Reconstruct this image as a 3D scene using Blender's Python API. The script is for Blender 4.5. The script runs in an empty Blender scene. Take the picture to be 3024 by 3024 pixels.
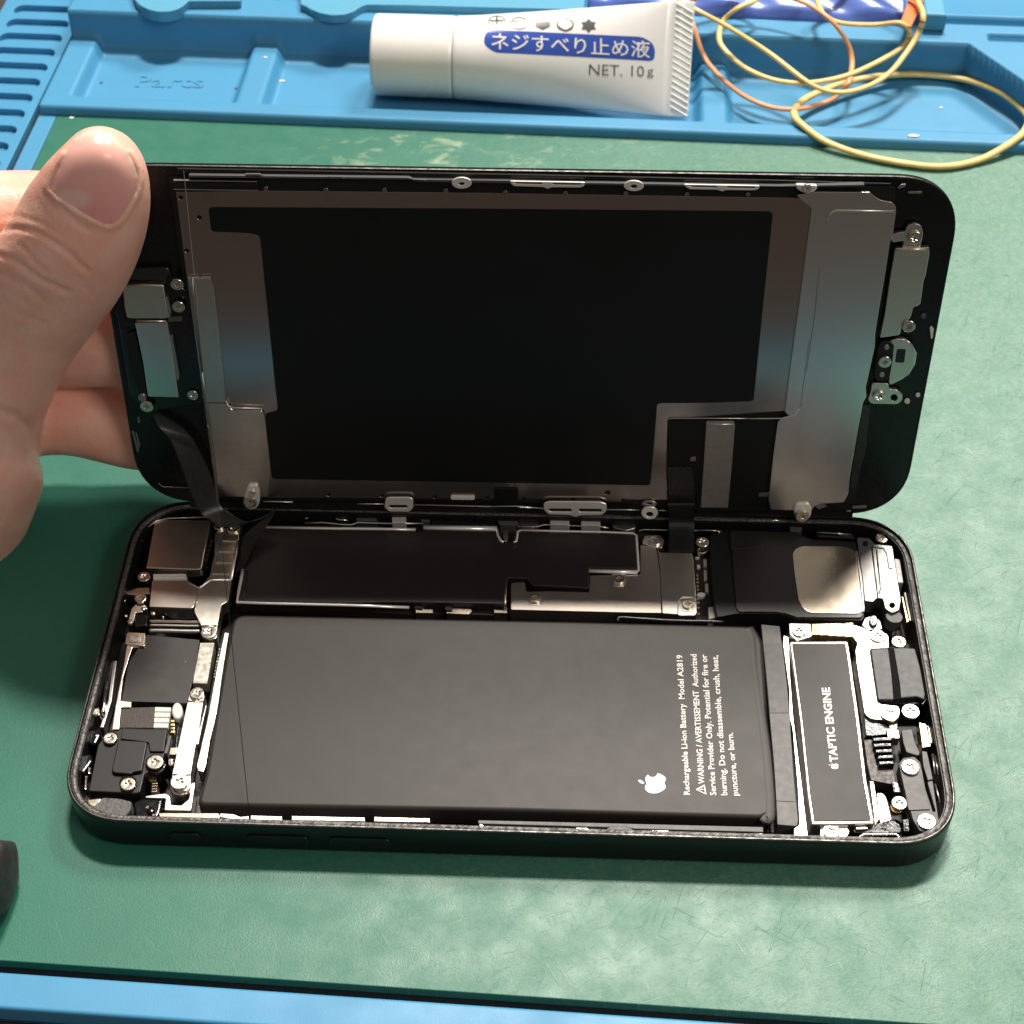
import bpy, bmesh, math, random
from mathutils import Vector, Matrix
from mathutils.bvhtree import BVHTree
random.seed(7)
SC = bpy.context.scene
COL = SC.collection
# ------------------------------------------------------------------ camera (1 unit = 1 cm)
CAM_F = 3.169212
CAM_LOC = Vector((0.64856, -17.51881, 23.37858))
CAM_R = Matrix(((0.99937275, -0.02406789, 0.02597759),
                (0.03531316, 0.73239737, -0.67996108),
                (-0.00266069, 0.68045193, 0.73278789)))
cd = bpy.data.cameras.new('camera')
cam = bpy.data.objects.new('camera', cd)
COL.objects.link(cam)
cam.matrix_world = Matrix.Translation(CAM_LOC) @ CAM_R.to_4x4()
cd.sensor_fit = 'HORIZONTAL'
cd.sensor_width = 36
cd.lens = CAM_F * 18
cd.clip_start = 0.5
cd.clip_end = 2000
cd.dof.use_dof = True
cd.dof.focus_distance = 27.5
cd.dof.aperture_fstop = 0.55
SC.camera = cam
# ------------------------------------------------------------------ room light and lamps
w = bpy.data.worlds.new('World')
SC.world = w
w.use_nodes = True
wn = w.node_tree
bg = wn.nodes['Background']
tc = wn.nodes.new('ShaderNodeTexCoord')
sx = wn.nodes.new('ShaderNodeSeparateXYZ')
wn.links.new(tc.outputs['Generated'], sx.inputs[0])
rz = wn.nodes.new('ShaderNodeValToRGB')          # floor -> walls -> ceiling of the room
rz.color_ramp.elements[0].position = 0.30
rz.color_ramp.elements[0].color = (0.02, 0.017, 0.015, 1)
rz.color_ramp.elements[1].position = 1.0
rz.color_ramp.elements[1].color = (0.62, 0.57, 0.52, 1)
e = rz.color_ramp.elements.new(0.50); e.color = (0.07, 0.06, 0.055, 1)
e = rz.color_ramp.elements.new(0.72); e.color = (0.36, 0.33, 0.31, 1)
mz = wn.nodes.new('ShaderNodeMapRange')
mz.inputs[1].default_value = -1; mz.inputs[2].default_value = 1
wn.links.new(sx.outputs[2], mz.inputs[0])
wn.links.new(mz.outputs[0], rz.inputs[0])
wn.links.new(rz.outputs[0], bg.inputs['Color'])
bg.inputs['Strength'].default_value = 0.36

def lamp(name, direction, dist, sx_, sy_, power, col, target=(0, 2, 0)):
    d = Vector(direction).normalized()
    l = bpy.data.lights.new(name, 'AREA')
    l.shape = 'RECTANGLE'; l.size = sx_; l.size_y = sy_
    l.energy = power; l.color = col
    o = bpy.data.objects.new(name, l)
    COL.objects.link(o)
    o.location = Vector(target) + d * dist
    o.rotation_euler = d.to_track_quat('Z', 'Y').to_euler()
    return o
lamp('ceiling_or_fill_lamp', (0.05, 0.48, 1.0), 190, 26, 14, 335000, (1.0, 0.93, 0.84))
lamp('ceiling_or_fill_lamp', (0.41, 0.79, 1.0), 210, 50, 34, 225000, (1.0, 0.95, 0.88))
lamp('ceiling_or_fill_lamp', (0.85, -0.58, 1.0), 200, 60, 40, 70000, (1.0, 0.93, 0.86))  # added fill lamp from the front right, brightens hand and panel
SC.view_settings.view_transform = 'Standard'
SC.view_settings.look = 'None'
SC.view_settings.exposure = 0.38
SC.view_settings.gamma = 1.0
SC.view_settings.use_curve_mapping = False
SC.render.engine = 'CYCLES'
SC.cycles.max_bounces = 8
SC.cycles.glossy_bounces = 5
SC.cycles.use_denoising = True

# ------------------------------------------------------------------ surveying: traced outlines -> real planes
VIEWS = {'A': (350, 1450, 2.972), 'B': (200, 1950, 3.22), 'C': (900, 1400, 2.415), 'D': (1450, 1400, 2.76),
         'E': (2050, 1480, 2.415), 'F': (2250, 1800, 2.576), 'G': (1750, 1800, 2.576), 'H': (350, 2250, 1.68),
         'I': (1350, 2250, 1.68), 'J': (2200, 450, 2.76), 'K': (2200, 1000, 2.76), 'L': (500, 450, 1.756),
         'M': (330, 760, 3.578), 'N': (0, 1100, 2.415), 'O': (1880, 1180, 3.22), 'P': (1500, 450, 2.415),
         'Q': (0, 0, 3.22), 'R': (500, 0, 2.76), 'S': (1000, 0, 1.756), 'T': (1924, 0, 1.756), 'U': (1400, 0, 3.22),
         'V': (2600, 0, 3.863), 'W': (0, 350, 2.415), 'X': (0, 2300, 2.147), 'Y': (900, 2500, 0.9096),
         'Z': (2650, 2000, 3.864), 'd': (0, 0, 0.63889), 's': (0, 0, 1.0)}

def px(view, p):
    x0, y0, s = VIEWS[view]
    return (x0 + p[0] / s, y0 + p[1] / s)

def ray(p):
    v = Vector(((p[0] - 1512) / 1512, -(p[1] - 1512) / 1512, -CAM_F))
    return (CAM_R @ v).normalized()

def at_z(view, p, z):
    d = ray(px(view, p))
    t = (z - CAM_LOC.z) / d.z
    return CAM_LOC + d * t

def Z(view, pts, z):
    return [(q.x, q.y) for q in (at_z(view, p, z) for p in pts)]

# the display panel's own frame: origin on its lower edge, X along it, Y up the panel, N towards its inner side
DO = Vector((0.00217, 3.47236, 0.86357))
DX = Vector((0.99990895, 0.01263628, -0.00473362))
DY = Vector((0.00243579, 0.1760118, 0.98438504))
DN = DX.cross(DY)
DM = Matrix((DX, DY, DN)).transposed().to_4x4()
DM.translation = DO

def on_panel(view, p, h):
    d = ray(px(view, p))
    o = DO + DN * h
    t = (o - CAM_LOC).dot(DN) / d.dot(DN)
    return CAM_LOC + d * t

def S(view, pts, h):
    r = []
    for p in pts:
        q = on_panel(view, p, h) - DO
        r.append((q.dot(DX), q.dot(DY)))
    return r

# ------------------------------------------------------------------ materials
def mat(name, col, rough=0.5, metal=0.0, noise=0.0, nscale=6.0, bump=0.0, bscale=30.0, rvar=0.0, spec=0.5, coat=0.0, stretch=None, sss=0.0, col2=None, dust=0.0):
    m = bpy.data.materials.new(name)
    m.use_nodes = True
    n = m.node_tree
    b = n.nodes['Principled BSDF']
    b.inputs['Roughness'].default_value = rough
    b.inputs['Metallic'].default_value = metal
    b.inputs['Specular IOR Level'].default_value = spec
    b.inputs['Coat Weight'].default_value = coat
    b.inputs['Base Color'].default_value = (*col, 1)
    t = n.nodes.new('ShaderNodeTexCoord')
    src = t.outputs['Object']
    if stretch:
        mp = n.nodes.new('ShaderNodeMapping')
        mp.inputs['Scale'].default_value = stretch
        n.links.new(src, mp.inputs[0]); src = mp.outputs[0]
    if noise or rvar:
        nz = n.nodes.new('ShaderNodeTexNoise')
        nz.inputs['Scale'].default_value = nscale
        nz.inputs['Detail'].default_value = 6
        n.links.new(src, nz.inputs['Vector'])
        if noise:
            mx = n.nodes.new('ShaderNodeMix'); mx.data_type = 'RGBA'
            c2 = col2 or tuple(c * (1 - noise) for c in col)
            mx.inputs[6].default_value = (*col, 1); mx.inputs[7].default_value = (*c2, 1)
            mr = n.nodes.new('ShaderNodeMapRange')
            mr.inputs[1].default_value = 0.35; mr.inputs[2].default_value = 0.65
            n.links.new(nz.outputs[0], mr.inputs[0])
            n.links.new(mr.outputs[0], mx.inputs[0])
            n.links.new(mx.outputs[2], b.inputs['Base Color'])
        if rvar:
            mr = n.nodes.new('ShaderNodeMapRange')
            mr.inputs[1].default_value = 0.3; mr.inputs[2].default_value = 0.7
            mr.inputs[3].default_value = max(0.02, rough - rvar); mr.inputs[4].default_value = rough + rvar
            n.links.new(nz.outputs[0], mr.inputs[0])
            n.links.new(mr.outputs[0], b.inputs['Roughness'])
    if bump:
        nb = n.nodes.new('ShaderNodeTexNoise')
        nb.inputs['Scale'].default_value = bscale
        nb.inputs['Detail'].default_value = 4
        n.links.new(src, nb.inputs['Vector'])
        bp = n.nodes.new('ShaderNodeBump')
        bp.inputs['Strength'].default_value = bump
        bp.inputs['Distance'].default_value = 0.02
        n.links.new(nb.outputs[0], bp.inputs['Height'])
        n.links.new(bp.outputs[0], b.inputs['Normal'])
    if dust:
        vo = n.nodes.new('ShaderNodeTexVoronoi'); vo.inputs['Scale'].default_value = 2.6
        n.links.new(src, vo.inputs['Vector'])
        lt = n.nodes.new('ShaderNodeMath'); lt.operation = 'LESS_THAN'; lt.inputs[1].default_value = dust
        n.links.new(vo.outputs['Distance'], lt.inputs[0])
        sc_ = n.nodes.new('ShaderNodeSeparateColor'); n.links.new(vo.outputs['Color'], sc_.inputs[0])
        gt = n.nodes.new('ShaderNodeMath'); gt.operation = 'GREATER_THAN'; gt.inputs[1].default_value = 0.72
        n.links.new(sc_.outputs[0], gt.inputs[0])
        mu = n.nodes.new('ShaderNodeMath'); mu.operation = 'MULTIPLY'
        n.links.new(lt.outputs[0], mu.inputs[0]); n.links.new(gt.outputs[0], mu.inputs[1])
        dm = n.nodes.new('ShaderNodeMix'); dm.data_type = 'RGBA'
        dm.inputs[7].default_value = (0.30, 0.30, 0.28, 1)
        lk = b.inputs['Base Color'].links
        if lk: n.links.new(lk[0].from_socket, dm.inputs[6])
        else: dm.inputs[6].default_value = (*col, 1)
        n.links.new(mu.outputs[0], dm.inputs[0]); n.links.new(dm.outputs[2], b.inputs['Base Color'])
    if sss:
        b.inputs['Subsurface Weight'].default_value = sss
        b.inputs['Subsurface Radius'].default_value = (0.30, 0.12, 0.06)
        b.inputs['Subsurface Scale'].default_value = 0.5
    return m

M = {}
M['steel'] = mat('brushed_steel', (0.72, 0.67, 0.61), 0.32, 1, 0.05, 9, 0.0, 60, 0.03)
M['steel_warm'] = mat('warm_steel', (0.70, 0.62, 0.55), 0.33, 1, 0.06, 3, 0.0, 60, 0.03)
M['steel_bright'] = mat('bright_steel', (0.84, 0.79, 0.73), 0.30, 1, 0.04, 8, 0.0, 25, 0.04)
M['steel_matte'] = mat('matte_grey_metal', (0.42, 0.40, 0.385), 0.40, 1, 0.08, 9, 0.05, 60, 0.04)
M['panel_plate'] = mat('bronze_tinted_steel', (0.42, 0.38, 0.36), 0.19, 1)
M['panel_shield'] = mat('grey_shield_steel', (0.70, 0.70, 0.70), 0.25, 1)
M['panel_shield_worn'] = mat('satin_shield_steel', (0.66, 0.62, 0.57), 0.26, 1, 0.12, 9)
M['film'] = mat('black_film', (0.006, 0.0068, 0.007), 0.38, 0, 0, 0.9, 0.03, 90, 0.09, 0.30)
M['battery'] = mat('battery_wrap', (0.024, 0.020, 0.018), 0.48, 0, 0, 3, 0.03, 90, 0.012, 0.31, dust=0.025)
M['graphite'] = mat('graphite_sheet', (0.018, 0.016, 0.015), 0.33, 0, 0.1, 5, 0.03, 70, 0.02, 0.6, dust=0.03)
M['black'] = mat('black_plastic', (0.008, 0.008, 0.0085), 0.42, 0, 0.1, 8, 0.02, 60, 0.03, 0.38)
M['black_gloss'] = mat('glossy_black', (0.006, 0.006, 0.007), 0.14, 0, 0, 8, 0.15, 20, 0.08)
M['glass_back'] = mat('black_glass_rear', (0.005, 0.006, 0.0065), 0.28, 0, 0, 8, 0.02, 40, 0.04, 0.35)
M['frame'] = mat('black_anodised_aluminium', (0.006, 0.007, 0.0075), 0.30, 0, 0.1, 8, 0.01, 60, 0.03, 0.38)
M['rim'] = mat('worn_rim_edge', (0.13, 0.125, 0.115), 0.42, 1, 0.5, 10, 0.05, 30, 0.08)
M['adhesive'] = mat('adhesive_residue', (0.016, 0.015, 0.014), 0.45, 0, 0.5, 22, 0.6, 16, 0.1, 0.7, col2=(0.10, 0.092, 0.080))
M['grey_plastic'] = mat('grey_plastic', (0.075, 0.072, 0.070), 0.5, 0, 0.06, 8, 0.03, 50, 0.03)
M['nickel'] = mat('pale_nickel', (0.95, 0.90, 0.84), 0.30, 0.55)
M['sticker'] = mat('worn_grey_sticker', (0.44, 0.405, 0.37), 0.42, 0.8, 0.10, 10, 0.02, 50, 0.02)
M['gold'] = mat('gold_contact', (0.85, 0.62, 0.30), 0.28, 1, 0.15, 12, 0.1, 40, 0.08)
M['champagne'] = mat('champagne_metal', (0.84, 0.72, 0.57), 0.25, 1, 0.04, 5, 0.0, 90, 0.03)
M['chrome'] = mat('screw_steel', (0.72, 0.66, 0.58), 0.20, 1, 0.1, 20, 0.1, 30, 0.06)
M['chrome_gold'] = mat('screw_brass', (0.76, 0.68, 0.53), 0.24, 1, 0.1, 20, 0.05, 30, 0.06)
M['pcb'] = mat('dark_circuit_board', (0.030, 0.017, 0.012), 0.45, 0, 0.3, 18, 0.2, 40, 0.1)
M['white'] = mat('white_part', (0.72, 0.69, 0.64), 0.45, 0, 0.1, 12, 0.1, 40, 0.1)
M['print'] = mat('white_print', (0.74, 0.71, 0.66), 0.5, 0, 0.0)
M['tag'] = mat('etched_tag', (0.50, 0.46, 0.41), 0.42, 0.7, 0.45, 11, 0.0, 40, 0.05, col2=(0.24, 0.22, 0.19))
M['flex'] = mat('black_flex_film', (0.012, 0.012, 0.012), 0.30, 0, 0.1, 6, 0.05, 40, 0.06, 0.7)
M['foam'] = mat('grey_foam', (0.035, 0.033, 0.032), 0.6, 0, 0.6, 22, 1.0, 14, 0.2, 0.6, col2=(0.11, 0.105, 0.10))
M['blue'] = mat('blue_silicone', (0.062, 0.270, 0.470), 0.46, 0, 0.07, 1.2, 0.10, 40, 0.05, 0.4, dust=0.022)
M['blue_lid'] = mat('pale_blue_silicone', (0.095, 0.335, 0.50), 0.44, 0, 0.08, 2.5, 0.1, 40, 0.06, 0.4)
M['dark_gap'] = mat('dark_rubber_seam', (0.010, 0.014, 0.016), 0.6, 0, 0.3, 3)
M['bag'] = mat('royal_blue_film', (0.13, 0.22, 0.66), 0.30, 0, 0.2, 1.5, 0.1, 6, 0.1, 0.6)
M['orange'] = mat('orange_plastic', (0.85, 0.20, 0.045), 0.45, 0, 0.1, 3)
M['tube'] = mat('white_tube_plastic', (0.90, 0.875, 0.85), 0.22, 0, 0.03, 2, 0.04, 5, 0.05, 0.5)
M['tube_cap'] = mat('cream_cap_plastic', (0.90, 0.865, 0.82), 0.25, 0, 0.03, 2, 0.03, 8, 0.05, 0.5)
M['label_blue'] = mat('blue_ink', (0.035, 0.085, 0.42), 0.28, 0, 0.0)
M['label_white'] = mat('white_ink', (0.80, 0.79, 0.78), 0.30, 0, 0.0)
M['label_grey'] = mat('grey_ink', (0.10, 0.10, 0.10), 0.35, 0, 0.0)
M['band_yellow'] = mat('yellow_rubber', (0.80, 0.61, 0.24), 0.42, 0, 0.15, 3, 0.15, 25, 0.08, 0.4, sss=0.25)
M['band_orange'] = mat('orange_rubber', (0.82, 0.38, 0.18), 0.42, 0, 0.15, 3, 0.15, 25, 0.08, 0.4, sss=0.25)
M['tool'] = mat('dark_tool_rubber', (0.028, 0.026, 0.025), 0.55, 0, 0.3, 5, 0.4, 30, 0.1)
M['thread'] = mat('grey_thread', (0.03, 0.028, 0.025), 0.6, 0, 0.0, spec=0.2)
M['speck'] = mat('pale_dust', (0.7, 0.7, 0.66), 0.6)
M['desk'] = mat('speckled_brown_desk', (0.060, 0.040, 0.030), 0.55, 0, 0.7, 9, 0.4, 20, 0.1, col2=(0.018, 0.012, 0.010))

def green_mat_material():
    m = bpy.data.materials.new('worn_green_sheet'); m.use_nodes = True
    n = m.node_tree; L = n.links
    b = n.nodes['Principled BSDF']
    tc = n.nodes.new('ShaderNodeTexCoord')
    def noise(scale, detail=5, dist=0.0, stretch=None, rough=0.55):
        t = n.nodes.new('ShaderNodeTexNoise')
        t.inputs['Scale'].default_value = scale; t.inputs['Detail'].default_value = detail
        t.inputs['Distortion'].default_value = dist; t.inputs['Roughness'].default_value = rough
        if stretch:
            mp = n.nodes.new('ShaderNodeMapping'); mp.inputs['Scale'].default_value = stretch[:3]
            mp.inputs['Rotation'].default_value = (0, 0, stretch[3] if len(stretch) > 3 else 0)
            L.new(tc.outputs['Object'], mp.inputs[0]); L.new(mp.outputs[0], t.inputs['Vector'])
        else:
            L.new(tc.outputs['Object'], t.inputs['Vector'])
        return t.outputs[0]
    def rng(x, a, b_, c=0.0, d=1.0):
        r = n.nodes.new('ShaderNodeMapRange')
        r.inputs[1].default_value = a; r.inputs[2].default_value = b_
        r.inputs[3].default_value = c; r.inputs[4].default_value = d
        L.new(x, r.inputs[0]); return r.outputs[0]
    def math_(op, a, b_=None):
        k = n.nodes.new('ShaderNodeMath'); k.operation = op
        for i, v in enumerate((a, b_)):
            if v is None: continue
            if isinstance(v, (int, float)): k.inputs[i].default_value = v
            else: L.new(v, k.inputs[i])
        return k.outputs[0]
    def mix(f, a, b_):
        k = n.nodes.new('ShaderNodeMix'); k.data_type = 'RGBA'
        L.new(f, k.inputs[0])
        for i, v in ((6, a), (7, b_)):
            if isinstance(v, tuple): k.inputs[i].default_value = (*v, 1)
            else: L.new(v, k.inputs[i])
        return k.outputs[2]
    sep = n.nodes.new('ShaderNodeSeparateXYZ'); L.new(tc.outputs['Object'], sep.inputs[0])
    wear_sheen_x = rng(sep.outputs[0], -5.5, 11.0)                # right-hand side worn most; lamp sheen there painted into the paleness too
    patches = rng(noise(1.6, 9, 0.6, None, 0.78), 0.34, 0.68)
    worn = math_('MULTIPLY', math_('ADD', math_('MULTIPLY', wear_sheen_x, 0.75), 0.12), math_('ADD', math_('MULTIPLY', patches, 0.16), 0.78))
    base = mix(noise(0.25, 3), (0.006, 0.118, 0.076), (0.009, 0.140, 0.094))
    c = mix(math_('MINIMUM', worn, 1.0), base, (0.115, 0.250, 0.186))
    # curled scratches: chopped level lines of a distorted noise, some pale, some dark
    def lines(scale, dist, wid, levels, st=None):
        a = math_('FRACT', math_('MULTIPLY', noise(scale, 1.5, dist, st), levels))
        return rng(math_('ABSOLUTE', math_('SUBTRACT', a, 0.5)), 0.0, wid, 1.0, 0.0)
    def chop(scale, a, b_, st=None):
        return rng(noise(scale, 2, 0.3, st), a, b_)
    def streak(ang, seed, a, b_):              # long thin cells turned to their own direction
        mp = n.nodes.new('ShaderNodeMapping'); mp.vector_type = 'TEXTURE'
        mp.inputs['Rotation'].default_value = (0, 0, ang)
        mp.inputs['Location'].default_value = (seed * 3.1, seed * 1.7, 0)
        mp.inputs['Scale'].default_value = (0.055, 0.75 + seed * 0.08, 1)
        t = n.nodes.new('ShaderNodeTexNoise'); t.inputs['Scale'].default_value = 1.0
        t.inputs['Detail'].default_value = 2; t.inputs['Distortion'].default_value = 0.25
        L.new(tc.outputs['Object'], mp.inputs[0]); L.new(mp.outputs[0], t.inputs['Vector'])
        return rng(t.outputs[0], a, b_)
    pale = math_('MAXIMUM', math_('MAXIMUM', streak(0.5, 1, 0.66, 0.72), streak(-0.9, 2, 0.67, 0.73)), streak(1.9, 3, 0.67, 0.73))
    dark = math_('MAXIMUM', math_('MAXIMUM', streak(-0.3, 4, 0.67, 0.72), streak(1.1, 5, 0.68, 0.73)), streak(2.5, 6, 0.68, 0.73))
    wx = math_('ADD', math_('MULTIPLY', wear_sheen_x, 0.9), 0.08)
    curls = math_('MULTIPLY', lines(3.0, 0.5, 0.05, 8), chop(4.2, 0.52, 0.60))
    clump = rng(noise(0.55, 3, 0.3), 0.42, 0.62)
    scr = math_('MULTIPLY', math_('MAXIMUM', pale, math_('MULTIPLY', curls, 0.6)), wx)
    c = mix(math_('MULTIPLY', scr, 0.55), c, (0.32, 0.44, 0.33))
    scr2 = math_('MULTIPLY', math_('MULTIPLY', dark, clump), wx)
    c = mix(math_('MULTIPLY', scr2, 0.55), c, (0.040, 0.125, 0.090))
    stain = math_('MULTIPLY', rng(noise(2.4, 3, 0.8), 0.675, 0.70), math_('ADD', wear_sheen_x, 0.08))
    c = mix(math_('MULTIPLY', stain, 0.65), c, (0.045, 0.10, 0.085))
    chalk = math_('MULTIPLY', rng(noise(1.3, 9, 0.6, (0.8, 1.4, 1), 0.7), 0.54, 0.68), math_('MULTIPLY', rng(sep.outputs[1], 6.0, 14.0), math_('MULTIPLY', rng(sep.outputs[0], -6.5, -4.0), rng(sep.outputs[0], 1.0, 3.5, 1.0, 0.15))))
    c = mix(math_('MULTIPLY', chalk, 0.6), c, (0.46, 0.50, 0.33))
    grain = noise(26, 3)
    fibre = rng(noise(6.0, 5, 1.6, None, 0.7), 0.42, 0.60)
    c = mix(math_('MULTIPLY', math_('MULTIPLY', fibre, wx), 0.30), c, (0.270, 0.390, 0.290))
    fib2 = rng(noise(5.0, 5, 1.8, (1, 1, 1, 0.9), 0.7), 0.50, 0.64)
    c = mix(math_('MULTIPLY', math_('MULTIPLY', fib2, wx), 0.30), c, (0.060, 0.165, 0.125))
    c = mix(rng(grain, 0.3, 0.75, 0.0, 0.22), c, (0.006, 0.09, 0.05))
    L.new(c, b.inputs['Base Color'])
    L.new(rng(noise(1.4, 5), 0.3, 0.7, 0.38, 0.52), b.inputs['Roughness'])
    b.inputs['Specular IOR Level'].default_value = 0.42
    bp = n.nodes.new('ShaderNodeBump'); bp.inputs['Strength'].default_value = 0.35; bp.inputs['Distance'].default_value = 0.02
    hgt = math_('ADD', math_('MULTIPLY', grain, 0.5), math_('MULTIPLY', math_('ADD', scr, scr2), 0.6))
    L.new(hgt, bp.inputs['Height']); L.new(bp.outputs[0], b.inputs['Normal'])
    return m
M['shade_black'] = mat('groove_shade', (0.004, 0.004, 0.005), 0.75, 0, 0, 8, 0, 40, 0, 0.1)  # near-black colour for the shade inside the module's groove
M['green'] = green_mat_material()

def skin_material():
    m = bpy.data.materials.new('skin'); m.use_nodes = True
    n = m.node_tree; L = n.links; b = n.nodes['Principled BSDF']
    tc = n.nodes.new('ShaderNodeTexCoord')
    nz = n.nodes.new('ShaderNodeTexNoise'); nz.inputs['Scale'].default_value = 1.8; nz.inputs['Detail'].default_value = 9
    L.new(tc.outputs['Object'], nz.inputs['Vector'])
    r = n.nodes.new('ShaderNodeValToRGB')
    r.color_ramp.elements[0].position = 0.32; r.color_ramp.elements[0].color = (0.90, 0.45, 0.345, 1)
    r.color_ramp.elements[1].position = 0.70; r.color_ramp.elements[1].color = (0.93, 0.56, 0.435, 1)
    L.new(nz.outputs[0], r.inputs[0]); L.new(r.outputs[0], b.inputs['Base Color'])
    b.inputs['Roughness'].default_value = 0.36
    b.inputs['Specular IOR Level'].default_value = 0.35
    b.inputs['Subsurface Weight'].default_value = 0.30
    b.inputs['Subsurface Radius'].default_value = (0.35, 0.12, 0.06)
    b.inputs['Subsurface Scale'].default_value = 0.35
    v = n.nodes.new('ShaderNodeTexVoronoi'); v.inputs['Scale'].default_value = 20; v.feature = 'DISTANCE_TO_EDGE'
    mp = n.nodes.new('ShaderNodeMapping'); mp.inputs['Scale'].default_value = (1.0, 1.0, 0.6); mp.inputs['Rotation'].default_value = (0, 0.6, 0.2)
    L.new(tc.outputs['Object'], mp.inputs[0]); L.new(mp.outputs[0], v.inputs['Vector'])
    n2 = n.nodes.new('ShaderNodeTexNoise'); n2.inputs['Scale'].default_value = 9; n2.inputs['Detail'].default_value = 6
    L.new(mp.outputs[0], n2.inputs['Vector'])
    ad = n.nodes.new('ShaderNodeMath'); ad.operation = 'MULTIPLY_ADD'; ad.inputs[1].default_value = 0.5
    L.new(v.outputs['Distance'], ad.inputs[0]); L.new(n2.outputs[0], ad.inputs[2])
    bp = n.nodes.new('ShaderNodeBump'); bp.inputs['Strength'].default_value = 0.34; bp.inputs['Distance'].default_value = 0.03
    L.new(ad.outputs[0], bp.inputs['Height']); L.new(bp.outputs[0], b.inputs['Normal'])
    return m
M['skin'] = skin_material()

def nail_material():
    m = bpy.data.materials.new('finger_nail'); m.use_nodes = True
    n = m.node_tree; L = n.links; b = n.nodes['Principled BSDF']
    a = n.nodes.new('ShaderNodeVertexColor'); a.layer_name = 'nail_tint'
    L.new(a.outputs[0], b.inputs['Base Color'])
    b.inputs['Roughness'].default_value = 0.27
    b.inputs['Specular IOR Level'].default_value = 0.4
    b.inputs['Subsurface Weight'].default_value = 0.3
    b.inputs['Subsurface Radius'].default_value = (0.3, 0.1, 0.06)
    b.inputs['Subsurface Scale'].default_value = 0.3
    return m
M['nail'] = nail_material()

# ------------------------------------------------------------------ mesh helpers
def tag(o, label=None, cat=None, group=None, kind=None):
    if label: o['label'] = label
    if cat: o['category'] = cat
    if group: o['group'] = group
    if kind: o['kind'] = kind
    return o

def empty(name, loc, label, cat, group=None):
    o = bpy.data.objects.new(name, None)
    o.location = loc; o.empty_display_size = 0.5
    COL.objects.link(o)
    return tag(o, label, cat, group)

def adopt(o, parent):
    if parent is not None:
        o.parent = parent
        if parent.type == 'EMPTY':
            o.matrix_parent_inverse = Matrix.Translation(parent.location).inverted()
    return o

def mesh_obj(name, verts, faces, m, parent=None, smooth=False, mats=None, mi=None):
    me = bpy.data.meshes.new(name)
    me.from_pydata([tuple(v) for v in verts], [], faces)
    for x in (mats or [m]):
        me.materials.append(x)
    if mi:
        for p, i in zip(me.polygons, mi): p.material_index = i
    if smooth:
        for p in me.polygons: p.use_smooth = True
    o = bpy.data.objects.new(name, me)
    COL.objects.link(o)
    return adopt(o, parent)

def rounded(pts, r, n=4):
    if r <= 0: return list(pts)
    out = []
    k = len(pts)
    for i in range(k):
        p = Vector(pts[i]); a = Vector(pts[i - 1]); b = Vector(pts[(i + 1) % k])
        va, vb = a - p, b - p
        if va.length < 1e-6 or vb.length < 1e-6: continue
        rr = r[i] if isinstance(r, (list, tuple)) else r
        la = min(rr, va.length * 0.45); lb = min(rr, vb.length * 0.45)
        s, t = p + va.normalized() * la, p + vb.normalized() * lb
        for j in range(n + 1):
            u = j / n
            q = s * (1 - u) ** 2 + p * 2 * u * (1 - u) + t * u * u
            out.append((q.x, q.y))
    return out

def flat_mesh_from_curve(cu):
    o = bpy.data.objects.new('tmp', cu)
    COL.objects.link(o)
    dg = bpy.context.evaluated_depsgraph_get()
    me = bpy.data.meshes.new_from_object(o.evaluated_get(dg))
    v = [x.co.copy() for x in me.vertices]
    f = [tuple(p.vertices) for p in me.polygons]
    bpy.data.objects.remove(o); bpy.data.curves.remove(cu); bpy.data.meshes.remove(me)
    return v, f

def slab(outer, z0, z1, holes=(), bev=0.008, res=2):
    cu = bpy.data.curves.new('c', 'CURVE')
    cu.dimensions = '2D'; cu.fill_mode = 'BOTH'
    for lp in [outer] + list(holes):
        s = cu.splines.new('POLY'); s.points.add(len(lp) - 1); s.use_cyclic_u = True
        for q, p in zip(s.points, lp): q.co = (p[0], p[1], 0, 1)
    bev = min(bev, (z1 - z0) * 0.45)
    cu.extrude = (z1 - z0) / 2 - bev
    cu.bevel_depth = bev; cu.bevel_resolution = res; cu.offset = -bev
    v, f = flat_mesh_from_curve(cu)
    zc = (z0 + z1) / 2
    return [Vector((p.x, p.y, p.z + zc)) for p in v], f

def plate(name, parent, m, outer, z0, z1, holes=(), r=0.03, bev=0.008, panel=False, res=2, smooth=False, label=None):
    v, f = slab(rounded(outer, r), z0, z1, [rounded(h, r * 0.7) for h in holes], bev, res)
    if panel: v = [DM @ p for p in v]
    o = mesh_obj(name, v, f, m, parent, smooth)
    if label: o['label'] = label
    return o

def catmull(pts, n=8, cyclic=False):
    P = [Vector(p) for p in pts]; out = []
    k = len(P)
    for i in range(k if cyclic else k - 1):
        if cyclic: a, b, c, d = P[i - 1], P[i], P[(i + 1) % k], P[(i + 2) % k]
        else: a, b, c, d = P[max(i - 1, 0)], P[i], P[i + 1], P[min(i + 2, k - 1)]
        for j in range(n):
            t = j / n
            out.append(0.5 * ((2 * b) + (c - a) * t + (2 * a - 5 * b + 4 * c - d) * t * t + (3 * b - 3 * c + d - a) * t ** 3))
    if not cyclic: out.append(P[-1])
    return out

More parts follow.
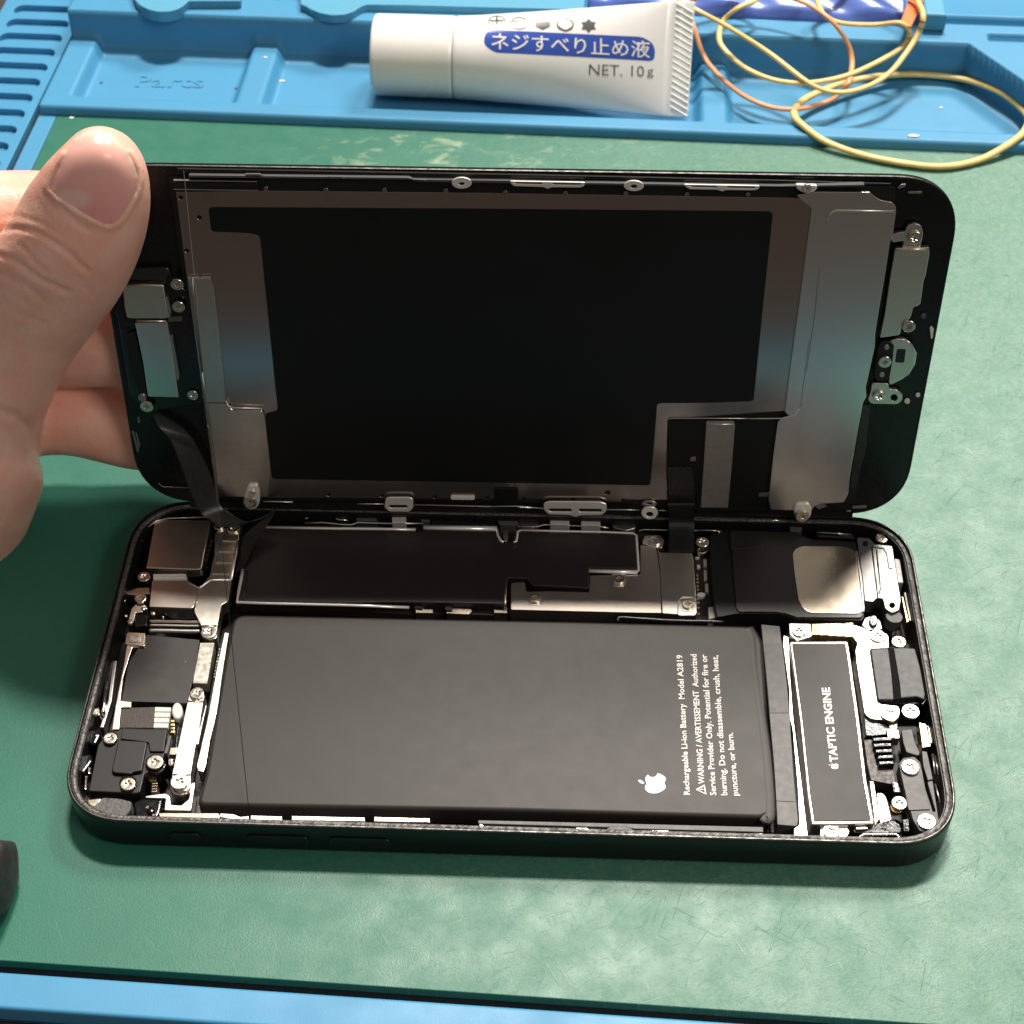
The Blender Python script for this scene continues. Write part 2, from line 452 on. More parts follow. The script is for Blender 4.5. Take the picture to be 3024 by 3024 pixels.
def wire(name, parent, m, pts, r, cyclic=False, flat=1.0, sides=8, smooth=True):
    """A round or flattened strand along 3-D points."""
    P = [Vector(p) for p in pts]; k = len(P)
    verts, faces = [], []
    for i in range(k):
        a = P[i - 1] if (cyclic or i > 0) else P[i]
        b = P[(i + 1) % k] if (cyclic or i < k - 1) else P[i]
        t = (b - a).normalized()
        up = Vector((0, 0, 1))
        if abs(t.z) > 0.95: up = Vector((0, 1, 0))
        s = t.cross(up).normalized(); u = s.cross(t)
        for j in range(sides):
            an = 2 * math.pi * j / sides
            verts.append(P[i] + s * math.cos(an) * r + u * math.sin(an) * r * flat)
    n = k if cyclic else k - 1
    for i in range(n):
        for j in range(sides):
            a0 = i * sides + j; a1 = i * sides + (j + 1) % sides
            b0 = ((i + 1) % k) * sides + j; b1 = ((i + 1) % k) * sides + (j + 1) % sides
            faces.append((a0, a1, b1, b0))
    if not cyclic:
        faces.append(tuple(range(sides))[::-1]); faces.append(tuple((k - 1) * sides + j for j in range(sides)))
    return mesh_obj(name, verts, faces, m, parent, smooth)

def ribbon(name, parent, m, left, right, th=0.02, n=14):
    """A thin flexible strip between two 3-D edge lines."""
    a, b = catmull(left, n), catmull(right, n)
    verts, faces = [], []
    k = len(a)
    for i in range(k):
        t = (a[min(i + 1, k - 1)] - a[max(i - 1, 0)])
        nn = t.cross(b[i] - a[i]).normalized() * th
        verts += [a[i] + nn, b[i] + nn, b[i] - nn, a[i] - nn]
    for i in range(k - 1):
        for j in range(4):
            faces.append((i * 4 + j, i * 4 + (j + 1) % 4, i * 4 + 4 + (j + 1) % 4, i * 4 + 4 + j))
    faces.append((3, 2, 1, 0)); faces.append(tuple((k - 1) * 4 + j for j in range(4)))
    return mesh_obj(name, verts, faces, m, parent, False)

def join_parts(lst):
    V_, F_ = [], []
    for v, f in lst:
        o = len(V_); V_ += v; F_ += [tuple(i + o for i in q) for q in f]
    return V_, F_

def box(x0, x1, y0, y1, z0, z1):
    v = [Vector(p) for p in ((x0, y0, z0), (x1, y0, z0), (x1, y1, z0), (x0, y1, z0), (x0, y0, z1), (x1, y0, z1), (x1, y1, z1), (x0, y1, z1))]
    return v, [(3, 2, 1, 0), (4, 5, 6, 7), (0, 1, 5, 4), (1, 2, 6, 5), (2, 3, 7, 6), (3, 0, 4, 7)]

def circle(cx, cy, r, n=28, ry=None):
    return [(cx + r * math.cos(2 * math.pi * i / n), cy + (ry or r) * math.sin(2 * math.pi * i / n)) for i in range(n)]

def text_mesh(body, bold=0.0, space=1.0, deep=0.0):
    cu = bpy.data.curves.new('t', 'FONT')
    cu.body = body; cu.offset = bold; cu.space_character = space; cu.resolution_u = 2; cu.extrude = deep
    v, f = flat_mesh_from_curve(cu)
    xs = [p.x for p in v]
    return v, f, min(xs), max(xs)

def text_px(body, p0, p1, up, cap=0.73, bold=0.0, y0=0.0, space=1.0):
    """lettering laid along p0->p1 (traced), cap height given by the vector up"""
    v, f, a, b = text_mesh(body, bold, space)
    out = []
    for q in v:
        t = (q.x - a) / (b - a); s = (q.y - y0) / (cap - y0)
        out.append((p0[0] + (p1[0] - p0[0]) * t + up[0] * s, p0[1] + (p1[1] - p0[1]) * t + up[1] * s))
    return out, f

# screws: a head with a recessed cross or star, one mesh per kind
def screw_mesh(name, m, cross=True, r=0.10, slot=0.03):
    if cross:
        a, b = r * 0.44, slot * 0.42
        hole = [(b, b), (b, a), (-b, a), (-b, b), (-a, b), (-a, -b), (-b, -b), (-b, -a), (b, -a), (b, -b), (a, -b), (a, b)]
    else:
        hole = [(r * (0.36 if i % 2 else 0.24) * math.cos(math.pi * i / 5), r * (0.36 if i % 2 else 0.24) * math.sin(math.pi * i / 5)) for i in range(10)]
    v, f = slab(circle(0, 0, r, 24), -0.02, 0.035, [hole], 0.012, 2)
    d, g = [Vector((p[0], p[1], 0.004)) for p in circle(0, 0, r * 0.7, 16)], [tuple(range(16))]
    mi = [0] * len(f) + [1]
    v, f2 = join_parts([(v, f), (d, g)])
    me = bpy.data.meshes.new(name)
    me.from_pydata([tuple(p) for p in v], [], f2)
    me.materials.append(m); me.materials.append(M['steel_matte'] if m is not M['black'] else M['black'])
    for p, i in zip(me.polygons, mi): p.material_index = i
    return me
SCREW = {'steel': screw_mesh('screw', M['chrome']), 'gold': screw_mesh('screw', M['chrome_gold']),
         'star': screw_mesh('screw', M['chrome'], False), 'bright': screw_mesh('screw', M['steel_bright']),
         'brass_star': screw_mesh('screw', M['chrome_gold'], False)}

def screw(parent, view, p, h, kind='steel', r=0.10, panel=False, rot=None, tilt=0.0):
    o = bpy.data.objects.new('screw', SCREW[kind])
    COL.objects.link(o)
    s = r / 0.10
    a = random.uniform(0, 3) if rot is None else rot
    if panel:
        q = on_panel(view, p, h)
        R = DM.to_3x3().to_4x4()
    else:
        q = at_z(view, p, h)
        R = Matrix.Identity(4)
    o.parent = parent
    if parent.type == 'EMPTY': o.matrix_parent_inverse = Matrix.Translation(parent.location).inverted()
    o.matrix_basis = Matrix.Translation(q) @ R @ Matrix.Rotation(a, 4, 'Z') @ Matrix.Diagonal((s, s, 1, 1))
    return o
VIEWS['q'] = (0, 0, 1.756)

# ------------------------------------------------------------------ desk and mats
desk_v, desk_f = box(-70, 70, -60, 90, -3.0, -0.40)
tag(mesh_obj('desk', desk_v, desk_f, M['desk']), 'dark brown speckled desk top under the blue mat', 'desk', kind='structure')

TH = math.radians(2.25)
def MU(u, v, z=0.0):
    return Vector((u * math.cos(TH) + v * math.sin(TH), -u * math.sin(TH) + v * math.cos(TH), z))
def to_uv(q):
    return (q.x * math.cos(TH) - q.y * math.sin(TH), q.x * math.sin(TH) + q.y * math.cos(TH))
def UVT(view, p, z):
    return to_uv(at_z(view, p, z))
def mat_slab(name, parent, m, outer, z0, z1, holes=(), r=0.0, bev=0.02, res=2):
    v, f = slab(rounded(outer, r) if r else outer, z0, z1, holes, bev, res)
    return mesh_obj(name, [MU(p.x, p.y, p.z) for p in v], f, m, parent)
def rect(a, b, c, d):
    return [(a, c), (b, c), (b, d), (a, d)]

green = mat_slab('green_work_sheet', None, M['green'], rect(-12.93, 27, -5.97, 17.16), -0.22, 0.0, bev=0.015)
tag(green, 'worn green work sheet lying inside the blue tray mat', 'work sheet')

rm = empty('repair_mat', MU(0, 18, -0.4), 'blue silicone repair mat with parts trays and slotted edge around the green sheet', 'repair mat')
mat_slab('backing', rm, M['dark_gap'], rect(-15.84, 28, -6.80, 30), -0.398, -0.235, bev=0.03)
slots = []
for k in range(-9, 22):
    vc = 22.10 - 0.7235 * k
    s = []
    for i in range(9):
        a = -math.pi / 2 + math.pi * i / 8
        s.append((-13.77 - 0.235 + 0.235 * math.cos(a), vc + 0.235 * math.sin(a)))
    for i in range(9):
        a = math.pi / 2 + math.pi * i / 8
        s.append((-15.50 + 0.235 + 0.235 * math.cos(a), vc + 0.235 * math.sin(a)))
    slots.append(s)
mat_slab('slotted_edge', rm, M['blue'], rect(-15.85, -13.56, -6.8, 30), -0.23, 0.0, slots, bev=0.03, res=3)
mat_slab('slot_floor', rm, M['blue'], rect(-15.80, -13.6, -6.7, 29.9), -0.232, -0.16, bev=0.005)
mat_slab('edge_strip', rm, M['blue'], rect(-13.40, -12.945, -6.8, 17.1), -0.23, -0.004, bev=0.03)
mat_slab('near_border', rm, M['blue'], rect(-13.40, 28, -6.80, -6.20), -0.40, 0.10, bev=0.06, res=4)

# the tray: one moulded surface with pockets, dividers and a raised platform behind
def sst(a, b, x):
    t = min(1, max(0, (x - a) / (b - a))); return t * t * (3 - 2 * t)
GRV = [UVT('V', (1000, y), 1.0)[1] for y in (20, 90, 190, 268, 375, 450)]
RAIL_U = UVT('V', (735, 330), 1.0)[0]
def tray_height(u, v):
    z = -0.08
    z += 0.33 * (1 - sst(17.56, 17.86, v))
    for a, b in ((-14.0, -12.70), (-8.36, -7.80), (3.46, 3.99)):
        k = sst(a - 0.26, a, u) * (1 - sst(b, b + 0.26, u))
        z = max(z, -0.08 + 0.33 * k)
    back = 20.47
    if u > 10.2: back -= (u - 10.2) * 1.42
    z = max(z, -0.08 + 1.08 * sst(back - 0.10, back + 0.02, v) + 0.10 * sst(back - 0.55, back - 0.06, v))
    z = min(z, 1.0)
    if u > RAIL_U and v > 20.3:
        for hi, lo in ((GRV[0], GRV[1]), (GRV[2], GRV[3])):
            z -= 0.28 * sst(lo - 0.05, lo + 0.06, v) * (1 - sst(hi - 0.06, hi + 0.05, v)) * sst(RAIL_U, RAIL_U + 0.1, u)
    if u > 10.7 and v > back + 0.12:
        z -= 0.22 * sst(GRV[5] - 0.04, GRV[5] + 0.06, v) * (1 - sst(GRV[4] - 0.06, GRV[4] + 0.04, v)) * sst(10.7, 10.85, u)
    # shallow recess under the left lid and between the lids
    if v > 20.45 and u < -9.0 and u > -12.75:
        z -= 0.18 * sst(21.05, 21.15, v) * sst(-12.75, -12.6, u) * (1 - sst(-9.2, -9.0, u))
    if v > 20.45 and -8.0 < u < -6.35:
        z -= 0.25 * sst(21.35, 21.45, v) * sst(-8.0, -7.9, u) * (1 - sst(-6.45, -6.35, u))
    # front edge rounds over
    z -= 0.09 * (1 - sst(17.10, 17.17, v))
    return z
us = [-13.36 + 0.06 * i for i in range(391)] + [10.10 + 0.025 * i for i in range(90)] + [12.36 + 0.2 * i for i in range(70)]
vs = [17.10 + 0.035 * i for i in range(22)] + [17.87 + 0.045 * i for i in range(90)] + [21.9, 22.4, 24, 27, 29.9]
TV = []; TF = []
TV += [MU(u, 17.095, -0.004) for u in us]
for v in vs: TV += [MU(u, v, tray_height(u, v)) for u in us]
nu = len(us)
for j in range(len(vs)):
    for i in range(nu - 1):
        a = j * nu + i
        TF.append((a, a + 1, a + nu + 1, a + nu))
k = len(TV)                                   # left outer wall down to the base
for j in range(len(vs)): TV.append(MU(us[0], vs[j], -0.004))
for j in range(len(vs) - 1):
    TF.append(((j + 1) * nu, (j + 2) * nu, k + j + 1, k + j))
mesh_obj('parts_tray', TV, TF, M['blue'], rm, True)

def traced_lid(pts, z0, z1):
    v, f = slab(rounded(pts, 0.06), z0, z1, (), 0.03, 3)
    return mesh_obj('lid', v, f, M['blue_lid'], rm)
tabA = [(1258, -170), (1262, -60), (1285, 5), (1330, 50), (1410, 90), (1500, 110), (1600, 108), (1690, 85), (1750, 45), (1790, 8), (2290, 6), (2295, -170)]
traced_lid(Z('Q', tabA, 1.22), 0.90, 1.22)
tabB = [(1065, -160), (1068, 36), (1105, 45), (1150, 74), (1220, 104), (1320, 122), (1420, 118), (1500, 92), (1560, 52), (1600, 36), (1932, 40), (2700, 60), (2960, 66), (3380, 78), (3400, -160)]
traced_lid(Z('R', tabB, 1.20), 0.95, 1.20)
tv, tf, a_, b_ = text_mesh('Parts', 0.012, 1.0, 0.02)
mesh_obj('embossed_word', [at_z('q', (700 + 355 * (p.x - a_) / (b_ - a_) + 8 * p.y / 0.73, 448 + 4 * (p.x - a_) / (b_ - a_) - 62 * p.y / 0.73), -0.082 + p.z) for p in tv], tf, M['blue'], rm)
mat_slab('upright_post', rm, M['blue_lid'], rect(9.05, 9.62, 20.95, 22.6), 1.0, 1.5, bev=0.08, res=3)
for (vw, p, r) in (('Q', (962, 788), .045), ('R', (545, 722), .05)):
    q = at_z(vw, p, -0.08); uq = to_uv(q)
    mat_slab('vent_hole', rm, M['dark_gap'], circle(uq[0], uq[1], r, 12), -0.09, -0.074, bev=0.002)

# crumbs and scuffs lying on the mat
def crumb(view, p, z, r, ry, label, m='speck'):
    q = at_z(view, p, z)
    bm = bmesh.new(); bmesh.ops.create_icosphere(bm, subdivisions=2, radius=1.0)
    for x in bm.verts:
        x.co = Vector((x.co.x * r, x.co.y * ry, x.co.z * min(r, ry) * 0.5)) * random.uniform(0.8, 1.15)
    me = bpy.data.meshes.new('crumb'); bm.to_mesh(me); bm.free(); me.materials.append(M[m])
    o = bpy.data.objects.new('crumb', me); COL.objects.link(o); o.location = (q.x, q.y, z + min(r, ry) * 0.3)
    return tag(o, label, 'crumb', 'crumbs on the mat')
crumb('R', (918, 664), -0.08, 0.09, 0.05, 'white crumb on the floor of the second tray pocket, left of the tube')
crumb('R', (783, 470), 0.25, 0.05, 0.04, 'white crumb on the divider between the two left tray pockets')
crumb('Q', (683, 1125), 0.0, 0.07, 0.04, 'pale crumb on the green sheet just above the thumb')
crumb('T', (1500, 560), -0.08, 0.06, 0.035, 'pale crumb on the floor of the right tray pocket inside the yellow loop')
crumb('T', (1360, 708), 0.25, 0.16, 0.06, 'pale flattened smear of lint on the tray rim inside the yellow loop')
crumb('R', (960, 460), -0.06, 0.05, 0.04, 'grey crumb in the back corner of the second tray pocket')

# ------------------------------------------------------------------ the opened phone: lower body
PW, PL, PT, PR = 14.67, 7.15, 0.78, 1.45
def outline(wd, ht, r, n=2.35, k=14, inset=0.0):
    pts = []
    for cx, cy, s0 in ((1, 1, 0), (-1, 1, 1), (-1, -1, 2), (1, -1, 3)):
        for i in range(k + 1):
            t = (i / k) * math.pi / 2
            x = r * math.cos(t) ** (2 / n); y = r * math.sin(t) ** (2 / n)
            if s0 in (1, 3): x, y = r * math.sin(t) ** (2 / n), r * math.cos(t) ** (2 / n)
            pts.append(Vector((cx * (wd / 2 - r + x), cy * (ht / 2 - r + y))))
    if inset:
        out = []
        m_ = len(pts)
        for i in range(m_):
            a, b = pts[i - 1], pts[(i + 1) % m_]
            t = (b - a).normalized(); nrm = Vector((t.y, -t.x))
            out.append(pts[i] - nrm * inset)
        pts = out
    return pts

def swept(name, parent, m, prof, wd, ht, r, close_in=False, mats=None, mi=None, smooth=False, panel=False, k=14):
    verts, faces, idx = [], [], []
    n0 = None
    for ins, z in prof:
        o = outline(wd, ht, r, k=k, inset=ins); n0 = len(o)
        verts += [Vector((p.x, p.y, z)) for p in o]
    for j in range(len(prof) - 1):
        for i in range(n0):
            a = j * n0 + i; b = j * n0 + (i + 1) % n0
            faces.append((a, b, b + n0, a + n0)); idx.append(mi[j] if mi else 0)
    if close_in:
        faces.append(tuple(range((len(prof) - 1) * n0, len(prof) * n0))); idx.append(mi[-1] if mi else 0)
        faces.append(tuple(range(n0))[::-1]); idx.append(0)
    if panel: verts = [DM @ p for p in verts]
    return mesh_obj(name, verts, faces, m, parent, smooth, mats, idx)

RC = 1.181
ph = empty('phone_body', (0, 0, 0), 'opened black phone body lying face up on the green sheet, battery and circuit parts exposed', 'phone')
swept('frame', ph, M['frame'], [(0.10, 0.0), (0.03, 0.02), (0.0, 0.09), (0.0, 0.72), (0.012, 0.757), (0.030, 0.772), (0.045, 0.772), (0.056, 0.755), (0.058, 0.705),
      (0.165, 0.700), (0.172, 0.66), (0.172, 0.08)], PW, PL, RC, True, [M['frame'], M['rim'], M['black']], [0, 0, 0, 0, 1, 1, 0, 0, 0, 2, 2, 2])
# rough ring of adhesive left on the ledge
def adhesive_ring():
    verts, faces = [], []
    rings = [(0.062, 0.702), (0.075, 0.722), (0.105, 0.730), (0.14, 0.726), (0.158, 0.704)]
    n0 = None
    base = outline(PW, PL, RC, k=40)
    # resample evenly
    L_ = [0.0]
    for i in range(len(base)): L_.append(L_[-1] + (base[(i + 1) % len(base)] - base[i]).length)
    N = 900; ev = []; j = 0
    for i in range(N):
        s = L_[-1] * i / N
        while L_[j + 1] < s: j += 1
        t = (s - L_[j]) / max(1e-9, L_[j + 1] - L_[j])
        ev.append(base[j].lerp(base[(j + 1) % len(base)], t))
    nr = []
    for i in range(N):
        t = (ev[(i + 2) % N] - ev[i - 2]).normalized(); nr.append(Vector((t.y, -t.x)))
    rnd = random.Random(3)
    for ins, z in rings:
        for i in range(N):
            jit = rnd.uniform(-0.004, 0.004) if 0.063 < ins < 0.157 else 0
            p = ev[i] - nr[i] * (ins + jit * 0.8)
            verts.append(Vector((p.x, p.y, z + jit)))
    for j in range(len(rings) - 1):
        for i in range(N):
            a = j * N + i; b = j * N + (i + 1) % N
            faces.append((a, b, b + N, a + N))
    return mesh_obj('adhesive_ring', verts, faces, M['adhesive'], ph)
adhesive_ring()
# side buttons on the near wall
for (a, b) in ((243, 406), (632, 944), (1044, 1352)):
    x0 = at_z('H', (a, 392), 0.42).x; x1 = at_z('H', (b, 392), 0.42).x
    v, f = slab(rounded(rect(x0, x1, 0.27, 0.50), 0.10, 5), 0, 0.05, (), 0.02, 3)
    mesh_obj('side_button', [Vector((p.x, -PL / 2 + 0.012 - p.z, p.y)) for p in v], f, M['frame'], ph)

def part(name, m, view, pts, z0, z1, r=0.04, bev=0.010, holes=(), label=None, res=2):
    return plate(name, ph, M[m], Z(view, pts, z1), z0, z1, [Z(view, h, z1) for h in holes], r, bev, res=res, label=label)
def part_s(name, m, sp, z0, z1, r=0.04, bev=0.010, label=None, res=2, parent=None):
    """like part(), each corner given as (view, x, y)"""
    o = []
    for vw, x, y in sp:
        q = at_z(vw, (x, y), z1); o.append((q.x, q.y))
    return plate(name, parent or ph, M[m], o, z0, z1, (), r, bev, res=res, label=label)

FZ = 0.085
# midframe floor
part_s('midframe', 'black', [('d', 300, 985), ('d', 1650, 1000), ('d', 1765, 1540), ('d', 1740, 1580), ('d', 190, 1530), ('d', 165, 1490)], FZ, 0.10, r=0.3, bev=0.003)

# --- battery
BT = 0.60
bat = part_s('battery', 'battery', [('d', 452, 1158.5), ('d', 1086, 1171), ('d', 1424, 1180), ('d', 1440, 1210), ('d', 1459, 1530), ('d', 1440, 1543),
      ('d', 958, 1529.5), ('d', 380, 1519), ('d', 372, 1512), ('d', 388, 1456), ('d', 423, 1246), ('d', 438, 1170)], 0.12, BT, r=0.12, bev=0.07, res=5)
for p in bat.data.polygons: p.use_smooth = len(p.vertices) < 6
def surf_wire(name, parent, m, view, pts, z, r, flat=1.0, n=6):
    return wire(name, parent, M[m], [tuple(q) for q in catmull([at_z(view, p, z) for p in pts], n)], r, flat=flat)
surf_wire('pouch_fold', bat, 'battery', 'G', [(1180, 140), (1215, 220), (1232, 450), (1275, 800), (1320, 1150), (1345, 1560), (1290, 1570)], BT - 0.014, 0.110, 0.16)
def battery_text(s, p0, p1, cap_left, bold=0.016, cap=0.73):
    d = Vector((p1[0] - p0[0], p1[1] - p0[1])).normalized()
    up = Vector((d.y, -d.x)) * cap_left
    up = Vector((-abs(up.x), up.y if up.x < 0 else -up.y))
    pts, f = text_px(s, p0, p1, (-cap_left, 1), cap, bold)
    me = mesh_obj('printed_text', [at_z('G', p, BT + 0.004) for p in pts], f, M['print'], bat)
    return me
battery_text('Rechargeable Li-ion Battery  Model A2819', (739, 1408), (682, 345), 47)
battery_text('WARNING / AVERTISSEMENT  Authorized', (851, 1325), (789, 340), 47)
battery_text('Service Provider Only. Potential for fire or', (940, 1412), (868, 342), 48)
battery_text('burning. Do not disassemble, crush, heat,', (1024, 1412), (951, 347), 48)
battery_text('puncture, or burn.', (1108, 1415), (1066, 935), 48)
def ring_shape(outer, inner):
    return slab(outer, 0, 0.004, [inner], 0.0005, 1)
def px_decal(name, parent, m, view, outer, z, inner=None):
    o = [tuple(at_z(view, p, z).xy) for p in outer]
    i = [[tuple(at_z(view, p, z).xy) for p in h] for h in (inner or [])]
    v, f = slab(o, z, z + 0.004, i, 0.0005, 1)
    return mesh_obj(name, v, f, M[m], parent)
px_decal('warning_symbol', bat, 'print', 'G', rounded([(783, 1370), (852, 1330), (867, 1410)], 8), BT + 0.001, [rounded([(800, 1370), (846, 1346), (855, 1398)], 6)])
px_decal('warning_symbol', bat, 'print', 'G', [(815, 1366), (840, 1364), (840, 1372), (815, 1374)], BT + 0.001)
px_decal('warning_symbol', bat, 'print', 'G', circle(849, 1369, 5, 8), BT + 0.001)
# fruit emblem (upright in its own frame: x right, y up), bite on the right
EMB = [(0.0, 0.62), (0.14, 0.68), (0.32, 0.72), (0.50, 0.66), (0.62, 0.54), (0.50, 0.42), (0.44, 0.24), (0.48, 0.05), (0.60, -0.07), (0.70, -0.12),
       (0.62, -0.34), (0.48, -0.56), (0.34, -0.68), (0.20, -0.68), (0.0, -0.61), (-0.20, -0.68), (-0.36, -0.68), (-0.52, -0.54), (-0.66, -0.28), (-0.72, 0.02),
       (-0.68, 0.34), (-0.54, 0.58), (-0.36, 0.70), (-0.18, 0.70)]
LEAF = [(0.0, 0.78), (0.02, 0.98), (0.12, 1.12), (0.26, 1.20), (0.27, 1.04), (0.19, 0.90), (0.08, 0.80)]
def emblem(parent, view, c, right, up, z, m='print'):
    for shp in (EMB, LEAF):
        sm = [tuple(q) for q in catmull([(*p, 0) for p in shp], 4, True)]
        pts = [(c[0] + right[0] * x + up[0] * y, c[1] + right[1] * x + up[1] * y) for x, y, _ in sm]
        px_decal('printed_emblem', parent, m, view, pts, z)
emblem(bat, 'G', (479, 1322), (4, -108), (-112, 4), BT + 0.001)

# tape strip right of the battery
tape = part('battery_board', 'grey_plastic', 'G', [(1282, 112), (1424, 125), (1470, 500), (1500, 800), (1528, 1250), (1566, 1610), (1552, 1648), (1405, 1636), (1388, 1300), (1345, 800), (1310, 400)], 0.2, 0.50, r=0.02)
M['board_dark'] = mat('dark_tape', (0.034, 0.032, 0.031), 0.47, 0, 0.05, 8, 0.03, 50, 0.03)
for q in ([(1309, 255), (1440, 252), (1478, 560), (1496, 786), (1348, 786), (1325, 500)], [(1352, 862), (1502, 866), (1524, 1200), (1545, 1462), (1398, 1455), (1380, 1150)]):
    plate('tape', tape, M['board_dark'], Z('G', q, 0.508), 0.499, 0.508, r=0.01, bev=0.002)

# --- silver wall between battery and vibration motor
part('midframe_wall', 'steel_bright', 'F', [(165, 195), (205, 210), (215, 500), (240, 830), (300, 1300), (352, 1740), (245, 1745), (243, 1665), (285, 1640), (272, 1350), (232, 900), (212, 830), (206, 600), (160, 265)], 0.1, 0.46, r=0.02)
# --- vibration motor
mot = part('vibration_motor', 'steel_bright', 'F', [(208, 240), (655, 238), (672, 330), (745, 850), (800, 1300), (858, 1630), (378, 1637), (345, 1400), (285, 830), (230, 400)], 0.1, 0.55, r=0.05, bev=0.03, res=3)
plate('motor_cover', mot, M['battery'], Z('F', [(228, 258), (638, 258), (650, 330), (722, 850), (775, 1300), (832, 1606), (396, 1610), (365, 1400), (305, 830), (248, 400)], 0.565), 0.54, 0.565, r=0.03, bev=0.006)
pts, f = text_px('TAPTIC ENGINE', (578, 1158), (514, 592), (-62, 2), 0.73, 0.034)
mesh_obj('printed_text', [at_z('F', p, 0.569) for p in pts], f, M['print'], mot)
emblem(mot, 'F', (554, 1192), (2, -31), (-40, -4), 0.566)

# --- right-hand brackets
br = part('charge_bracket', 'steel_bright', 'F', [(206, 104), (372, 108), (380, 205), (312, 225), (268, 238), (212, 190)], 0.2, 0.56, r=0.03)
screw(ph, 'F', (282, 168), 0.575, 'bright', 0.125)
for i in range(5):
    x = 378 + i * 63
    part('flex_fold', 'champagne' if i % 2 else 'gold', 'F', [(x, 108 - i * 2), (x + 66, 106 - i * 2), (x + 68, 190 + i * 4), (x + 2, 192 + i * 4)], 0.3, 0.53 + 0.02 * math.sin(i * 1.7), r=0.01)
part('silver_bracket', 'steel_bright', 'F', [(690, 112), (770, 138), (830, 168), (900, 170), (960, 190), (968, 292), (822, 296), (834, 400), (860, 560), (890, 718), (1042, 735), (1052, 800), (1022, 850), (905, 838), (830, 832), (782, 790), (752, 600), (722, 420), (712, 310), (728, 250), (690, 208)], 0.2, 0.54, r=0.05)
screw(ph, 'F', (880, 205), 0.55, 'bright', 0.14)
screw(ph, 'F', (1040, 252), 0.52, 'gold', 0.13)
screw(ph, 'F', (972, 797), 0.56, 'bright', 0.16)
screw(ph, 'F', (1130, 780), 0.55, 'bright', 0.155)
mic = part('microphone_module', 'black', 'F', [(822, 296), (960, 290), (1080, 284), (1168, 292), (1215, 450), (1250, 640), (1242, 690), (1180, 665), (1060, 676), (1000, 690), (880, 688), (850, 490)], 0.2, 0.60, r=0.03, bev=0.03, res=3)
plate('groove_shade_strip', mic, M['shade_black'], Z('F', [(958, 292), (1006, 290), (1052, 560), (1062, 676), (1000, 688), (985, 500)], 0.607), 0.58, 0.607, r=0.02, bev=0.012)  # raised black strip stands in for the shade inside a groove
part('module_skirt', 'black_gloss', 'F', [(875, 690), (1050, 680), (1180, 668), (1250, 660), (1215, 718), (892, 720)], 0.2, 0.50, r=0.02)
surf_wire('module_cable', ph, 'black_gloss', 'F', [(1190, 300), (1225, 450), (1250, 600), (1248, 680), (1215, 730)], 0.56, 0.03)
part('sealing_tab', 'steel_bright', 'F', [(1255, 640), (1275, 650), (1310, 790), (1296, 800)], 0.4, 0.60, r=0.01)
part('sealing_tab', 'steel_bright', 'F', [(1165, 150), (1185, 155), (1205, 300), (1190, 305)], 0.4, 0.60, r=0.01)
part('flex_contact', 'gold', 'F', [(1195, 857), (1250, 872), (1285, 1040), (1222, 1050)], 0.3, 0.58, r=0.02)
part('flex_contact', 'champagne', 'F', [(1258, 880), (1275, 900), (1298, 1010), (1280, 1020)], 0.3, 0.55, r=0.01)
part('antenna_pad', 'grey_plastic', 'F', [(1062, 915), (1142, 910), (1165, 1010), (1202, 1085), (1192, 1112), (1100, 1085), (1075, 1010)], 0.3, 0.57, r=0.03)
ant = part('antenna_bracket', 'grey_plastic', 'F', [(1042, 1172), (1075, 1128), (1160, 1118), (1205, 1160), (1222, 1240), (1245, 1362), (1302, 1540), (1322, 1535), (1258, 1310), (1300, 1300), (1352, 1640), (1295, 1700), (1200, 1684), (1150, 1600), (1090, 1390), (1062, 1270)], 0.3, 0.60, r=0.03)
plate('bracket_pad', ant, M['grey_plastic'], Z('F', [(1088, 1372), (1240, 1366), (1280, 1520), (1118, 1526)], 0.62), 0.58, 0.62, r=0.02, bev=0.006)
part('antenna_arm', 'grey_plastic', 'F', [(1216, 1075), (1256, 1080), (1272, 1150), (1302, 1290), (1262, 1300), (1228, 1190)], 0.3, 0.59, r=0.02)
screw(ph, 'F', (1128, 1204), 0.615, 'bright', 0.15)
screw(ph, 'F', (1252, 1618), 0.615, 'bright', 0.15)
screw(ph, 'F', (1045, 1478), 0.52, 'bright', 0.13)
part('brass_washer', 'gold', 'F', circle(1035, 1492, 55, 18), 0.4, 0.485, r=0, bev=0.01)
part('charge_flex', 'black_gloss', 'F', [(770, 700), (880, 860), (1000, 880), (1030, 940), (860, 960), (790, 960)], 0.2, 0.48, r=0.04)
for y, x0, x1 in ((985, 840, 990), (1030, 845, 985), (1075, 860, 990), (1120, 875, 1000), (1165, 885, 1005)):
    part('port_spring', 'black_gloss', 'F', [(x0, y - 14), (x1, y - 20), (x1 + 6, y + 12), (x0 + 5, y + 18)], 0.3, 0.52, r=0.02, bev=0.02)
    part('contact_or_glint', 'chrome', 'F', [(x0 + 50 + (y % 7) * 5, y - 6), (x0 + 72 + (y % 7) * 5, y - 8), (x0 + 73 + (y % 7) * 5, y - 2), (x0 + 51 + (y % 7) * 5, y)], 0.4, 0.530, r=0.003, bev=0.002)  # tiny bright slivers stand in for glints on the black springs
part('flex_contact', 'steel_bright', 'F', [(948, 910), (1040, 915), (1048, 980), (960, 975)], 0.3, 0.52, r=0.02)
part('flex_contact', 'champagne', 'F', [(965, 870), (1030, 868), (1030, 905), (975, 908)], 0.3, 0.50, r=0.01)
part('port_board', 'pcb', 'F', [(775, 990), (835, 985), (855, 1100), (880, 1195), (1000, 1210), (1020, 1300), (990, 1330), (830, 1300), (800, 1180)], 0.2, 0.42, r=0.03)
part('port_shield', 'steel_bright', 'F', [(820, 1300), (852, 1310), (895, 1590), (862, 1640)], 0.2, 0.50, r=0.02)
